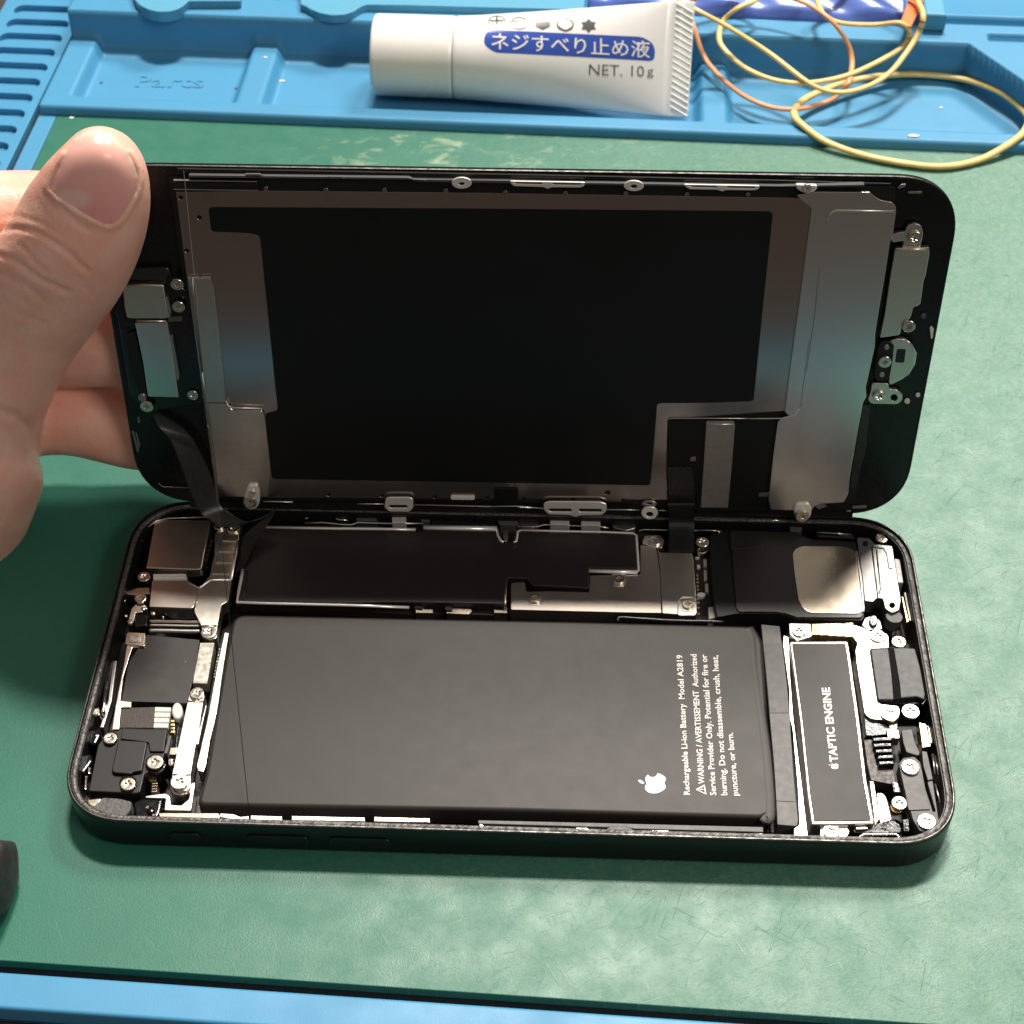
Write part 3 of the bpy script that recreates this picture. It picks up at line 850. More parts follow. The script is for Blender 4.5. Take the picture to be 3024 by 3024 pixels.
part('port_shield', 'steel', 'F', [(872, 1395), (915, 1395), (945, 1430), (988, 1600), (900, 1625)], 0.2, 0.46, r=0.03)
part('charge_port', 'black_gloss', 'F', [(985, 1300), (1035, 1310), (1060, 1395), (1000, 1390)], 0.2, 0.5, r=0.04)
for i in range(4):
    part('contact_or_glint', 'chrome', 'F', [(1008 + i * 3, 1322 + i * 18), (1030 + i * 3, 1322 + i * 18), (1031 + i * 3, 1330 + i * 18), (1009 + i * 3, 1330 + i * 18)], 0.45, 0.505, r=0.002, bev=0.002)
part('port_plate', 'steel_bright', 'F', [(445, 1650), (640, 1640), (668, 1690), (640, 1740), (445, 1742)], 0.15, 0.46, r=0.03)
screw(ph, 'F', (527, 1692), 0.475, 'bright', 0.14)
part('port_plate', 'steel_bright', 'F', [(715, 1655), (800, 1652), (806, 1668), (718, 1672)], 0.2, 0.50, r=0.01)
ring = Z('F', rounded([(735, 1735), (770, 1712), (1020, 1710), (1045, 1735), (1020, 1758), (760, 1762)], 14), 0.52)
wire('gasket', ph, M['chrome'], [(p[0], p[1], 0.52) for p in ring], 0.022, True)
part('port_block', 'black_gloss', 'F', [(860, 1630), (1000, 1600), (1055, 1640), (1060, 1700), (700, 1700), (690, 1660)], 0.2, 0.45, r=0.05)
part('flex_contact', 'black_gloss', 'Z', [(60, 1620), (130, 1610), (140, 1760), (70, 1760)], 0.3, 0.52, r=0.02)
for (p, q) in (((400, 880), (430, 1110)), ((430, 900), (470, 1120)), ((430, 1220), (490, 1440))):
    wire('antenna_trace', ph, M['steel_matte'], [at_z('Z', p, 0.55), at_z('Z', q, 0.55)], 0.02)
part('antenna_trace', 'grey_plastic', 'Z', [(355, 570), (380, 560), (410, 700), (400, 760), (380, 720)], 0.3, 0.55, r=0.02)
part('sealing_tab', 'steel_bright', 'Z', [(340, 190), (352, 195), (395, 400), (384, 400)], 0.4, 0.58, r=0.01)

# --- loudspeaker
spk = part('loudspeaker', 'black', 'E', [(110, 238), (180, 222), (250, 208), (690, 214), (762, 238), (850, 268), (1152, 286), (1166, 350), (1195, 620), (1216, 822), (1200, 852), (720, 838), (660, 815), (580, 800), (300, 802), (165, 828), (140, 740), (115, 400)], 0.12, 0.58, r=0.04, bev=0.02, res=3)
plate('speaker_lid', spk, M['graphite'], Z('E', [(264, 214), (690, 220), (762, 245), (850, 276), (1148, 294), (1160, 360), (1188, 620), (1206, 812), (1190, 832), (730, 826), (660, 800), (585, 788), (318, 786), (298, 760), (275, 480)], 0.615), 0.57, 0.615, r=0.03, bev=0.015, res=3)
plate('speaker_lid', spk, M['graphite'], Z('E', [(256, 210), (472, 212), (488, 312), (462, 334), (262, 340)], 0.63), 0.60, 0.63, r=0.02, bev=0.006)
plate('speaker_magnet', spk, M['champagne'], Z('E', [(700, 372), (722, 338), (768, 318), (1050, 320), (1110, 332), (1152, 362), (1180, 560), (1204, 785), (1165, 802), (830, 796), (775, 762), (742, 705), (715, 520)], 0.635), 0.60, 0.635, r=0.05, bev=0.012, res=3)
part('magnet_flange', 'steel', 'E', [(1150, 350), (1166, 352), (1200, 560), (1216, 770), (1206, 786), (1182, 560)], 0.4, 0.64, r=0.01)
# bracket beside it
cov = part('antenna_cover', 'steel_matte', 'E', [(1160, 258), (1250, 262), (1285, 305), (1412, 318), (1430, 430), (1450, 560), (1474, 700), (1462, 775), (1412, 796), (1362, 765), (1346, 692), (1300, 690), (1280, 718), (1216, 712), (1196, 520)], 0.3, 0.62, r=0.04, holes=[circle(1412, 742, 20, 14)])
for q in ([(1268, 330), (1310, 685)], [(1268, 330), (1350, 335), (1372, 370), (1392, 480), (1420, 482)], [(1300, 345), (1330, 620), (1318, 660)]):
    wire('pressed_rib', cov, M['steel_matte'], [tuple(at_z('E', p, 0.625)) for p in q], 0.014)
plate('punched_mark', cov, M['black'], Z('E', circle(1221, 302, 20, 14), 0.626), 0.60, 0.626, r=0, bev=0.001)
screw(ph, 'E', (1335, 268), 0.62, 'gold', 0.12)
part('white_chip', 'white', 'E', [(1428, 410), (1466, 414), (1492, 582), (1452, 580)], 0.3, 0.58, r=0.01)
part('dark_tag', 'grey_plastic', 'E', [(1362, 800), (1470, 790), (1492, 830), (1470, 866), (1410, 866), (1372, 840)], 0.3, 0.56, r=0.05)
hexb = part('standoff', 'steel_matte', 'E', [(1218, 832), (1290, 812), (1330, 862), (1342, 912), (1240, 918), (1196, 884)], 0.2, 0.56, r=0.03)
plate('standoff_post', hexb, M['black_gloss'], Z('E', circle(1280, 850, 32, 16, 40), 0.62), 0.5, 0.62, r=0, bev=0.02)
plate('standoff_post', hexb, M['chrome'], Z('E', circle(1290, 852, 9, 10, 18), 0.632), 0.6, 0.632, r=0, bev=0.004)
part('side_contact', 'gold', 'E', [(1478, 680), (1490, 678), (1532, 860), (1516, 864)], 0.3, 0.56, r=0.01)
part('side_contact', 'steel_bright', 'E', [(1590, 930), (1606, 932), (1616, 1056), (1602, 1052)], 0.4, 0.60, r=0.01)
part('side_rail', 'steel_matte', 'E', [(1495, 650), (1512, 648), (1550, 850), (1535, 856)], 0.3, 0.50, r=0.01)
part('spring_clip', 'grey_plastic', 'E', [(684, 180), (690, 170), (768, 172), (770, 196), (756, 216), (682, 212)], 0.4, 0.60, r=0.02)
part('gasket', 'black_gloss', 'E', [(860, 218), (880, 196), (1100, 210), (1150, 245), (1140, 265), (880, 252)], 0.3, 0.58, r=0.04, bev=0.03)
for p, q, z in (((870, 222), (1130, 238), 0.60), ((200, 212), (30, 206), 0.60)):
    wire('seal_edge', ph, M['chrome'], [at_z('E', p, z), at_z('E', q, z)], 0.012)

# --- logic board
part_s('logic_board', 'pcb', [('A', 1075, 690), ('A', 1270, 300), ('C', 795, 365), ('D', 1190, 455), ('D', 1650, 620), ('D', 1775, 610), ('D', 1830, 1190), ('D', 1300, 1185), ('D', 150, 1135), ('C', 740, 1000), ('A', 1932, 1035), ('A', 1035, 1010), ('A', 1030, 980)], 0.15, 0.34, r=0.02)
COVER = [('A', 1268, 325), ('C', 600, 400), ('C', 845, 403), ('C', 1372, 405), ('C', 1392, 478), ('C', 1508, 484), ('C', 1522, 412), ('D', 700, 478), ('D', 1182, 492), ('D', 1196, 770), ('D', 800, 768),
         ('D', 798, 930), ('D', 345, 908), ('D', 290, 850), ('D', 138, 846), ('C', 1428, 925), ('C', 750, 912), ('C', 600, 912), ('A', 1932, 980), ('A', 1048, 966), ('A', 1100, 690), ('A', 1180, 520)]
part_s('board_cover', 'graphite', COVER, 0.30, 0.60, r=0.03, bev=0.02, res=3)
def edge(sp, r=0.030, m='nickel', z=0.60, name='shield_edge', flat=0.8):
    return wire(name, ph, M[m], [tuple(at_z(v, (x, y), z)) for v, x, y in sp], r, flat=flat, sides=8)
edge([('A', 1275, 318), ('A', 1932, 330), ('C', 300, 388), ('C', 600, 392), ('C', 790, 396)], 0.030)
edge([('C', 848, 382), ('C', 1100, 386), ('C', 1370, 390)], 0.055)
edge([('C', 1370, 392), ('C', 1378, 440), ('C', 1400, 478), ('C', 1418, 484)], 0.026)
edge([('C', 1488, 486), ('C', 1508, 480), ('C', 1518, 410), ('C', 1540, 402)], 0.024)
edge([('C', 1540, 400), ('D', 500, 464), ('D', 900, 472), ('D', 1150, 482), ('D', 1186, 498), ('D', 1202, 790), ('D', 1180, 796), ('D', 800, 790)], 0.024)
edge([('D', 1195, 798), ('D', 1000, 795), ('D', 798, 790)], 0.040)
edge([('A', 1090, 690), ('A', 1075, 780), ('A', 1055, 880), ('A', 1040, 978), ('A', 1300, 986), ('A', 1932, 1000), ('C', 400, 938), ('C', 745, 952)], 0.030)
edge([('C', 1438, 760), ('C', 1432, 850), ('C', 1428, 930)], 0.022, 'champagne')
edge([('A', 1090, 698), ('A', 1130, 700), ('A', 1095, 960)], 0.010, 'black_gloss', 0.615)
pr = part('board_clip', 'steel_bright', 'C', [(1422, 395), (1446, 395), (1450, 440), (1440, 480), (1425, 480), (1416, 440)], 0.3, 0.60, r=0.01)
part('board_clip', 'gold', 'C', [(1378, 470), (1405, 480), (1398, 490), (1380, 484)], 0.3, 0.55, r=0.005)
for q in ([(785, 940), (850, 942), (850, 962), (915, 964), (915, 990), (790, 988)], [(1012, 950), (1180, 955), (1195, 975), (1170, 1000), (1010, 992)], [(1345, 965), (1410, 968), (1440, 930), (1445, 990), (1350, 988)]):
    part('board_clip', 'champagne', 'C', q, 0.25, 0.48, r=0.01)
part('board_chip', 'black', 'C', [(780, 935), (842, 936), (842, 958), (780, 956)], 0.3, 0.52, r=0.008)
part('board_chip', 'black', 'C', [(995, 932), (1052, 934), (1052, 972), (1000, 970)], 0.3, 0.52, r=0.008)
part('board_edge', 'pcb', 'C', [(1190, 975), (1340, 975), (1445, 985), (1445, 1008), (1190, 1002)], 0.2, 0.40, r=0.01)
# steel cover of the connectors
stl = part('connector_cover', 'steel_warm', 'D', [(162, 892), (180, 884), (276, 880), (286, 958), (470, 954), (798, 962), (806, 824), (1216, 818), (1216, 575), (1335, 592), (1352, 618), (1372, 760), (1392, 1132), (1000, 1124), (160, 1104)], 0.3, 0.575, r=0.03, bev=0.012)
part('connector_cover', 'steel', 'D', [(1355, 600), (1378, 638), (1636, 642), (1652, 700), (1680, 1130), (1664, 1152), (1538, 1152), (1512, 1140), (1396, 1134), (1376, 760)], 0.3, 0.60, r=0.03, bev=0.012)
part('screw_ear', 'steel_bright', 'D', [(1228, 564), (1252, 500), (1372, 492), (1412, 532), (1396, 604), (1330, 596)], 0.3, 0.585, r=0.05)
for p in ((358, 1016), (1044, 862), (1602, 1064)):
    part('screw_seat', 'steel', 'D', [(p[0] - 62, p[1] - 52), (p[0] + 58, p[1] - 52), (p[0] + 60, p[1] + 10), (p[0] + 40, p[1] + 52), (p[0] - 40, p[1] + 54), (p[0] - 62, p[1] + 10)], 0.4, 0.585 if p[0] < 1500 else 0.612, r=0.05, bev=0.006)
    screw(ph, 'D', p, 0.60 if p[0] < 1500 else 0.625, 'gold', 0.105)
wire('pressed_rib', ph, M['steel_bright'], [tuple(at_z('D', p, 0.612)) for p in ((1670, 1002), (1560, 1004), (1530, 1024), (1522, 1140))], 0.012)
screw(ph, 'D', (1336, 547), 0.60, 'steel', 0.12)
screw(ph, 'D', (1722, 560), 0.60, 'steel', 0.13)
part('standoff', 'chrome', 'D', circle(1722, 600, 58, 20, 46), 0.2, 0.50, r=0, bev=0.02)
for (p, w_, h_) in (((1690, 750), 12, 12), ((1744, 722), 13, 30), ((1747, 822), 12, 42), ((1758, 928), 13, 36), ((1680, 678), 16, 5)):
    part('board_component', 'white', 'D', [(p[0] - w_, p[1] - h_), (p[0] + w_, p[1] - h_), (p[0] + w_ + 3, p[1] + h_), (p[0] - w_ + 3, p[1] + h_)], 0.3, 0.40, r=0.006, bev=0.006)
part('board_component', 'white', 'D', circle(1713, 980, 36, 20, 18), 0.3, 0.42, r=0, bev=0.012)
for y in (822, 850, 880, 912, 940, 1014, 1046, 1088, 1136):
    part('solder_pad', 'champagne', 'D', circle(1682 + (y - 820) * 0.03, y, 9 if y < 1000 else 11, 10), 0.3, 0.365, r=0, bev=0.006)
part('board_component', 'white', 'D', [(1772, 1082), (1815, 1080), (1828, 1172), (1776, 1180)], 0.2, 0.45, r=0.01)
part('board_edge', 'steel_matte', 'D', [(160, 1112), (1012, 1140), (1012, 1166), (160, 1140)], 0.2, 0.42, r=0.01)
surf_wire('battery_lead', ph, 'flex', 'D', [(1035, 1200), (1050, 1170), (1200, 1178), (1500, 1196), (1900, 1205)], 0.55, 0.03)
# --- parts along the far wall, under the hinge
for q in ([(622, 305), (722, 305), (722, 345), (622, 345)],):
    part('spring_clip', 'nickel', 'C', q, 0.3, 0.62, r=0.02)
for q in ([(482, 378), (640, 380), (640, 412), (482, 408)], [(735, 382), (892, 386), (892, 418), (735, 414)]):
    part('spring_clip', 'nickel', 'D', q, 0.3, 0.62, r=0.02)
edge([('D', 230, 425), ('D', 380, 428), ('D', 430, 412), ('D', 640, 420), ('D', 890, 428), ('D', 960, 440)], 0.020, 'steel_warm', 0.56)
edge([('C', 0, 350), ('C', 130, 345), ('C', 250, 358), ('C', 330, 362), ('C', 380, 345), ('C', 600, 352), ('C', 850, 352)], 0.020, 'steel_warm', 0.56)
edge([('C', 0, 320), ('C', 60, 296), ('C', 200, 298), ('C', 240, 325), ('C', 310, 330)], 0.022, 'chrome', 0.52)
part('spring_clip', 'steel_warm', 'D', [(205, 400), (390, 402), (385, 420), (340, 440), (270, 440), (210, 420)], 0.3, 0.52, r=0.02)
part('spring_clip', 'steel_warm', 'D', [(985, 415), (1180, 418), (1175, 440), (1100, 460), (1010, 440)], 0.3, 0.52, r=0.02)
part('side_gasket', 'black', 'C', [(905, 300), (1350, 320), (1360, 365), (905, 360)], 0.3, 0.54, r=0.03)
part('spring_clip', 'grey_plastic', 'C', [(370, 300), (515, 305), (515, 335), (365, 330)], 0.3, 0.56, r=0.02)
part('spring_clip', 'grey_plastic', 'C', [(825, 305), (895, 310), (890, 335), (830, 335)], 0.3, 0.56, r=0.02)
part('hinge_stop', 'grey_plastic', 'C', [(1365, 315), (1525, 322), (1500, 365), (1390, 360)], 0.3, 0.58, r=0.02)
edge([('D', 1205, 465), ('D', 1240, 452), ('D', 1830, 462), ('D', 1870, 475)], 0.014, 'chrome', 0.56, 'seal_edge')
edge([('A', 240, 330), ('A', 330, 262), ('A', 440, 238), ('A', 760, 230)], 0.018, 'chrome', 0.62, 'seal_edge')

# --- camera corner (left)
part('camera_shield', 'steel_warm', 'A', [(318, 250), (800, 256), (806, 275), (728, 680), (700, 690), (240, 674), (255, 600)], 0.2, 0.60, r=0.02, bev=0.02, res=3)
part('camera_side', 'black_gloss', 'A', [(815, 360), (835, 400), (800, 620), (760, 700), (600, 730), (590, 760), (740, 740), (790, 660), (850, 400)], 0.2, 0.50, r=0.01)
for i in range(5):
    part('board_component', 'pcb', 'A', [(808 - i * 12, 420 + i * 42), (828 - i * 12, 420 + i * 42), (822 - i * 12, 450 + i * 42), (802 - i * 12, 450 + i * 42)], 0.3, 0.54, r=0.005, bev=0.006)
part('camera_shield', 'steel_warm', 'A', [(296, 782), (605, 782), (692, 846), (700, 870), (662, 1020), (640, 1028), (268, 1014), (280, 900)], 0.2, 0.58, r=0.02, bev=0.015, res=3)
for y in (738, 762):
    part('foam_strip', 'white', 'A', [(302, y - 11), (588, y - 12), (598, y + 10), (304, y + 11)], 0.3, 0.60, r=0.01, bev=0.01)
cb = part('camera_bracket', 'steel', 'A', [(848, 370), (905, 330), (960, 318), (1075, 312), (1080, 330), (990, 790), (964, 965), (905, 1000), (868, 1180), (862, 1290), (800, 1308), (735, 1285), (730, 1190), (668, 1070), (706, 850), (760, 790), (800, 740), (840, 560)], 0.3, 0.585, r=0.03)
wire('pressed_rib', cb, M['steel_bright'], [tuple(at_z('A', p, 0.588)) for p in ((600, 790), (705, 852), (720, 840), (810, 778), (985, 775))], 0.014)
wire('pressed_rib', cb, M['steel_bright'], [tuple(at_z('A', p, 0.588)) for p in ((708, 850), (690, 960), (668, 1060))], 0.012)
edge([('A', 1074, 318), ('A', 1030, 550), ('A', 985, 780)], 0.035, 'steel_bright', 0.585, 'bracket_flange')
edge([('A', 735, 1190), ('A', 862, 1188)], 0.03, 'steel_bright', 0.585, 'bracket_flange')
for q in ([(908, 376), (1048, 378), (1030, 440), (914, 436)], [(884, 462), (1032, 462), (1016, 532), (876, 530)], [(862, 556), (1010, 556), (992, 628), (852, 626)], [(838, 652), (982, 652), (966, 728), (822, 724)]):
    part('flex_pad', 'champagne', 'A', q, 0.5, 0.605, r=0.006, bev=0.008)
screw(ph, 'A', (882, 312), 0.60, 'gold', 0.10)
screw(ph, 'A', (1012, 332), 0.60, 'gold', 0.12)
screw(ph, 'A', (792, 1248), 0.60, 'steel', 0.14)
screw(ph, 'A', (226, 760), 0.56, 'steel', 0.12)
screw(ph, 'A', (196, 948), 0.56, 'steel', 0.11)
screw(ph, 'A', (186, 440), 0.50, 'gold', 0.06)
part('side_bracket', 'steel_warm', 'A', [(60, 880), (120, 866), (160, 850), (272, 846), (276, 900), (120, 910), (70, 905)], 0.3, 0.52, r=0.02)
part('side_bracket', 'steel_warm', 'A', [(115, 1030), (160, 985), (240, 1000), (255, 1030), (200, 1062), (150, 1068), (132, 1150), (80, 1170), (100, 1080)], 0.3, 0.52, r=0.02)
for p, r in (((100, 1145), .06), ((40, 955), .05), ((62, 1090), .04), ((300, 1068), .05), ((215, 1030), .045), ((390, 1102), .03)):
    part('solder_bead', 'chrome_gold' if r > .045 else 'chrome', 'A', circle(p[0], p[1], r * 500, 12, r * 400), 0.3, 0.55, r=0, bev=0.03, res=3)
part('antenna_flex', 'black_gloss', 'A', [(385, 1046), (640, 1038), (672, 1060), (690, 1120), (480, 1124), (420, 1092)], 0.2, 0.50, r=0.03, bev=0.02)
for y0, m_, z in ((1142, 'chrome', 0.50), (1180, 'steel_matte', 0.46), (1228, 'steel_matte', 0.48)):
    surf_wire('shielded_lead', ph, m_, 'A', [(270, y0), (450, y0 + 2), (600, y0 + 6), (715, y0 + 6)], z, 0.028 if y0 < 1200 else 0.045)
part('board_component', 'black_gloss', 'A', [(150, 1080), (260, 1080), (250, 1180), (140, 1190)], 0.2, 0.54, r=0.03, bev=0.03)
# heat sheet and its bright edge
part_s('heat_sheet', 'graphite', [('A', 248, 1262), ('A', 712, 1306), ('B', 1205, 130), ('B', 1128, 408), ('B', 510, 388), ('B', 580, 20)], 0.2, 0.50, r=0.01, bev=0.006)
part_s('sheet_frame', 'steel_bright', [('A', 235, 1262), ('A', 225, 1368), ('A', 122, 1374), ('A', 40, 1632), ('B', 500, 380), ('B', 604, 395), ('B', 602, 446), ('B', 505, 450), ('B', 488, 655), ('B', 420, 660), ('B', 455, 430), ('B', 540, 0), ('A', 70, 1372), ('A', 75, 1262)], 0.2, 0.52, r=0.01)
part('connector_pad', 'champagne', 'A', [(88, 1238), (235, 1246), (226, 1362), (56, 1342), (72, 1250)], 0.3, 0.56, r=0.02)
part('connector_pad', 'tag', 'A', [(98, 1262), (205, 1270), (192, 1330), (88, 1322)], 0.5, 0.575, r=0.02)
part_s('side_strip', 'steel_matte', [('B', 425, 0), ('B', 470, 0), ('B', 420, 380), ('B', 340, 640), ('B', 300, 640), ('B', 380, 380)], 0.2, 0.44, r=0.02, bev=0.02)
part_s('side_strip', 'black_gloss', [('B', 370, 0), ('B', 420, 0), ('B', 360, 380), ('B', 325, 400)], 0.2, 0.52, r=0.02, bev=0.02)
part_s('side_strip', 'steel_matte', [('B', 305, 0), ('B', 345, 0), ('B', 290, 330), ('B', 250, 400)], 0.2, 0.56, r=0.02, bev=0.03)
for q in ([(330, 390), (360, 395), (350, 480), (315, 495)], [(240, 460), (300, 440), (310, 520), (250, 530)], [(180, 1060), (215, 1010), (215, 1080)], [(160, 1120), (186, 1090), (180, 1230), (160, 1220)], [(100, 1020), (130, 1015), (120, 1050), (90, 1060)], [(250, 700), (285, 695), (280, 725), (255, 730)], [(60, 1110), (90, 1105), (92, 1180), (74, 1190)]):
    part('side_contact', 'chrome', 'B', q, 0.3, 0.58, r=0.015, bev=0.03)
part('side_block', 'black_gloss', 'B', [(205, 660), (300, 640), (320, 700), (270, 800), (180, 790)], 0.2, 0.56, r=0.05, bev=0.05, res=3)
part('side_block', 'black_gloss', 'B', [(110, 900), (220, 880), (240, 960), (150, 1080), (90, 1060)], 0.2, 0.54, r=0.05, bev=0.05, res=3)
# coded label, long bracket, flex fingers
part_s('etched_label', 'tag', [('A', 715, 1330), ('A', 842, 1330), ('B', 1326, 222), ('B', 1186, 218)], 0.3, 0.56, r=0.01)
lb = part('long_bracket', 'steel', 'B', [(1138, 392), (1160, 300), (1200, 262), (1262, 262), (1306, 308), (1288, 390), (1168, 1080), (1172, 1200), (1130, 1245), (1040, 1240), (985, 1180), (992, 1080)], 0.3, 0.60, r=0.05, bev=0.012, res=3)
wire('bend', lb, M['steel_warm'], [tuple(at_z('B', p, 0.603)) for p in ((1140, 390), (1285, 394))], 0.016)
wire('bend', lb, M['steel_warm'], [tuple(at_z('B', p, 0.603)) for p in ((1002, 1086), (1165, 1090))], 0.016)
screw(ph, 'B', (1230, 320), 0.615, 'steel', 0.125)
screw(ph, 'B', (1062, 1160), 0.63, 'bright', 0.15)
part('spacer', 'chrome', 'B', circle(1068, 1200, 100, 24, 85), 0.2, 0.56, r=0, bev=0.03, res=3)
for i in range(4):
    part('flex_finger', 'white', 'B', [(830 - i * 4, 442 + i * 51), (984 - i * 8, 446 + i * 51), (978 - i * 8, 488 + i * 51), (826 - i * 4, 486 + i * 51)], 0.4, 0.52 + 0.004 * (i % 2), r=0.01)
part('brown_flex', 'pcb', 'B', [(505, 450), (832, 442), (818, 645), (492, 642)], 0.3, 0.49, r=0.01)
part('rubber_stop', 'white', 'B', circle(1040, 475, 52, 24, 80), 0.3, 0.58, r=0, bev=0.04, res=4)
for y in (575, 612, 645, 678):
    part('solder_pad', 'gold', 'B', [(978, y - 12), (1016, y - 14), (1014, y + 10), (974, y + 12)], 0.3, 0.50, r=0.01)
part('flash_board', 'black_gloss', 'B', [(930, 600), (1060, 560), (1020, 1000), (960, 1010), (940, 880)], 0.2, 0.46, r=0.02)
part('flash_contact', 'champagne', 'B', [(976, 830), (1046, 826), (1040, 896), (962, 898)], 0.3, 0.52, r=0.02)
part('flash_contact', 'chrome', 'B', [(955, 935), (998, 930), (990, 1000), (955, 1000)], 0.3, 0.52, r=0.03)
part('flash_contact', 'grey_plastic', 'B', [(960, 712), (985, 715), (945, 885), (912, 884)], 0.3, 0.55, r=0.01)
part_s('battery_rail', 'steel_bright', [('A', 930, 1240), ('A', 968, 1245), ('A', 905, 1632), ('B', 1424, 460), ('B', 1352, 760), ('B', 1312, 1000), ('B', 1290, 1062), ('B', 1240, 1050), ('B', 1226, 1000), ('B', 1250, 900), ('B', 1330, 560), ('B', 1420, 60)], 0.2, 0.54, r=0.02)
for i in range(10):
    q = at_z('A', (884 - i * 5.2, 1385 + i * 27), 0.50)
    bmv, bmf = slab(circle(q.x, q.y, 0.022, 10), 0.4, 0.50, (), 0.012, 2)
    mesh_obj('solder_bead', bmv, bmf, M['chrome'], ph)
part_s('rail_lead', 'steel_matte', [('B', 1310, 420), ('B', 1322, 424), ('B', 1240, 800), ('B', 1215, 800)], 0.3, 0.52, r=0.01)
# camera corner module, black
md = part('camera_module', 'black', 'B', [(352, 668), (478, 668), (505, 640), (952, 650), (918, 885), (905, 980), (880, 1050), (760, 1068), (730, 1080), (690, 1252), (640, 1266), (195, 1244), (205, 1200), (285, 800), (320, 760)], 0.2, 0.56, r=0.03, bev=0.02, res=3)
plate('module_lid', md, M['black'], Z('B', [(480, 756), (742, 770), (756, 785), (704, 1050), (620, 1062), (600, 1082), (440, 1068), (416, 1046)], 0.63), 0.55, 0.63, r=0.03, bev=0.02, res=3)
plate('module_lid', md, M['black'], Z('B', [(520, 648), (944, 656), (914, 868), (780, 866), (766, 780), (500, 746)], 0.60), 0.55, 0.60, r=0.03, bev=0.015, res=3)
screw(ph, 'B', (405, 748), 0.60, 'gold', 0.115)
screw(ph, 'B', (832, 976), 0.62, 'gold', 0.14)
screw(ph, 'B', (574, 1184), 0.60, 'gold', 0.125)
for p, r in (((405, 735), 74), ((832, 985), 98), ((574, 1165), 86)):
    part('screw_seat', 'black_gloss', 'B', circle(p[0], p[1], r, 24, r * 0.95), 0.3, 0.585, r=0, bev=0.02)
part('camera_spring', 'gold', 'B', [(760, 1110), (845, 1112), (850, 1148), (770, 1150)], 0.2, 0.42, r=0.03)
for i in range(4):
    part('contact_or_glint', 'champagne', 'B', [(800 - i * 2, 1165 + i * 25), (856 - i * 2, 1162 + i * 25), (852 - i * 2, 1174 + i * 25), (798 - i * 2, 1178 + i * 25)], 0.2, 0.44, r=0.005)
part('corner_bracket', 'steel_bright', 'B', [(745, 1288), (930, 1264), (972, 1288), (976, 1372), (1080, 1380), (1152, 1320), (1180, 1168), (1208, 1158), (1206, 1190), (1170, 1430), (918, 1424), (932, 1312), (735, 1306)], 0.2, 0.50, r=0.03)
part('corner_flex', 'black_gloss', 'B', [(700, 1310), (905, 1312), (880, 1440), (850, 1500), (650, 1500), (620, 1350)], 0.2, 0.46, r=0.05, bev=0.04, res=3)
for p, r in (((790, 1420), 42), ((575, 1470), 34), ((815, 1470), 22), ((755, 1395), 20)):
    part('solder_bead', 'black_gloss' if r > 30 else 'chrome', 'B', circle(p[0], p[1], r, 14), 0.3, 0.53, r=0, bev=0.06, res=4)
part('corner_foam', 'foam', 'B', [(325, 1300), (480, 1308), (615, 1340), (600, 1420), (540, 1490), (400, 1490), (240, 1430), (220, 1400)], 0.2, 0.62, r=0.06, bev=0.03, res=3)
part('corner_contact', 'chrome_gold', 'B', [(172, 1320), (320, 1302), (318, 1345), (280, 1390), (230, 1402), (180, 1360)], 0.3, 0.62, r=0.05, bev=0.03, res=3)
# near-side strips
part_s('button_flex', 'champagne', [('B', 862, 1450), ('B', 1436, 1452), ('B', 1446, 1500), ('B', 1400, 1520), ('B', 1100, 1516), ('B', 880, 1510)], 0.3, 0.58, r=0.02)
part_s('button_flex', 'steel_bright', [('B', 1446, 1452), ('B', 1580, 1462), ('B', 1640, 1488), ('B', 1722, 1478), ('B', 1720, 1512), ('B', 1560, 1510), ('B', 1450, 1490)], 0.3, 0.54, r=0.02)
for a, b in ((652, 812), (856, 1222), (1266, 1545)):
    k_ = (a - 652) * 0.013
    part('button_backing', 'steel_bright', 'H', [(a, 262 + k_), (b, 266 + k_ + (b - a) * .012), (b + 2, 294 + k_), (a, 288 + k_)], 0.3, 0.62, r=0.015, bev=0.02, res=3)
part('near_gasket', 'foam', 'H', [(660, 290), (1000, 300), (1530, 316), (1556, 330), (1100, 326), (680, 308)], 0.4, 0.66, r=0.02, bev=0.02)
part('antenna_strip', 'grey_plastic', 'I', [(104, 288), (700, 302), (1518, 322), (1520, 348), (880, 332), (850, 326), (740, 324), (104, 306)], 0.3, 0.60, r=0.01)
part('magnet_block', 'black', 'I', [(735, 336), (760, 318), (850, 320), (882, 340)], 0.4, 0.66, r=0.02)
for a, b, y in ((590, 665, 333), (968, 1062, 345), (1448, 1535, 360), (115, 130, 316)):
    part('rail_clip', 'steel_bright', 'I', [(a, y - 6), (b - 20, y - 6), (b, y + 4), (b, y + 8), (a + 10, y + 6)], 0.5, 0.70, r=0.008)

# --- ribbon cable that climbs out of the body
def tri(view, p, h=None, z=None):
    return tuple(on_panel(view, p, h)) if h is not None else tuple(at_z(view, p, z))

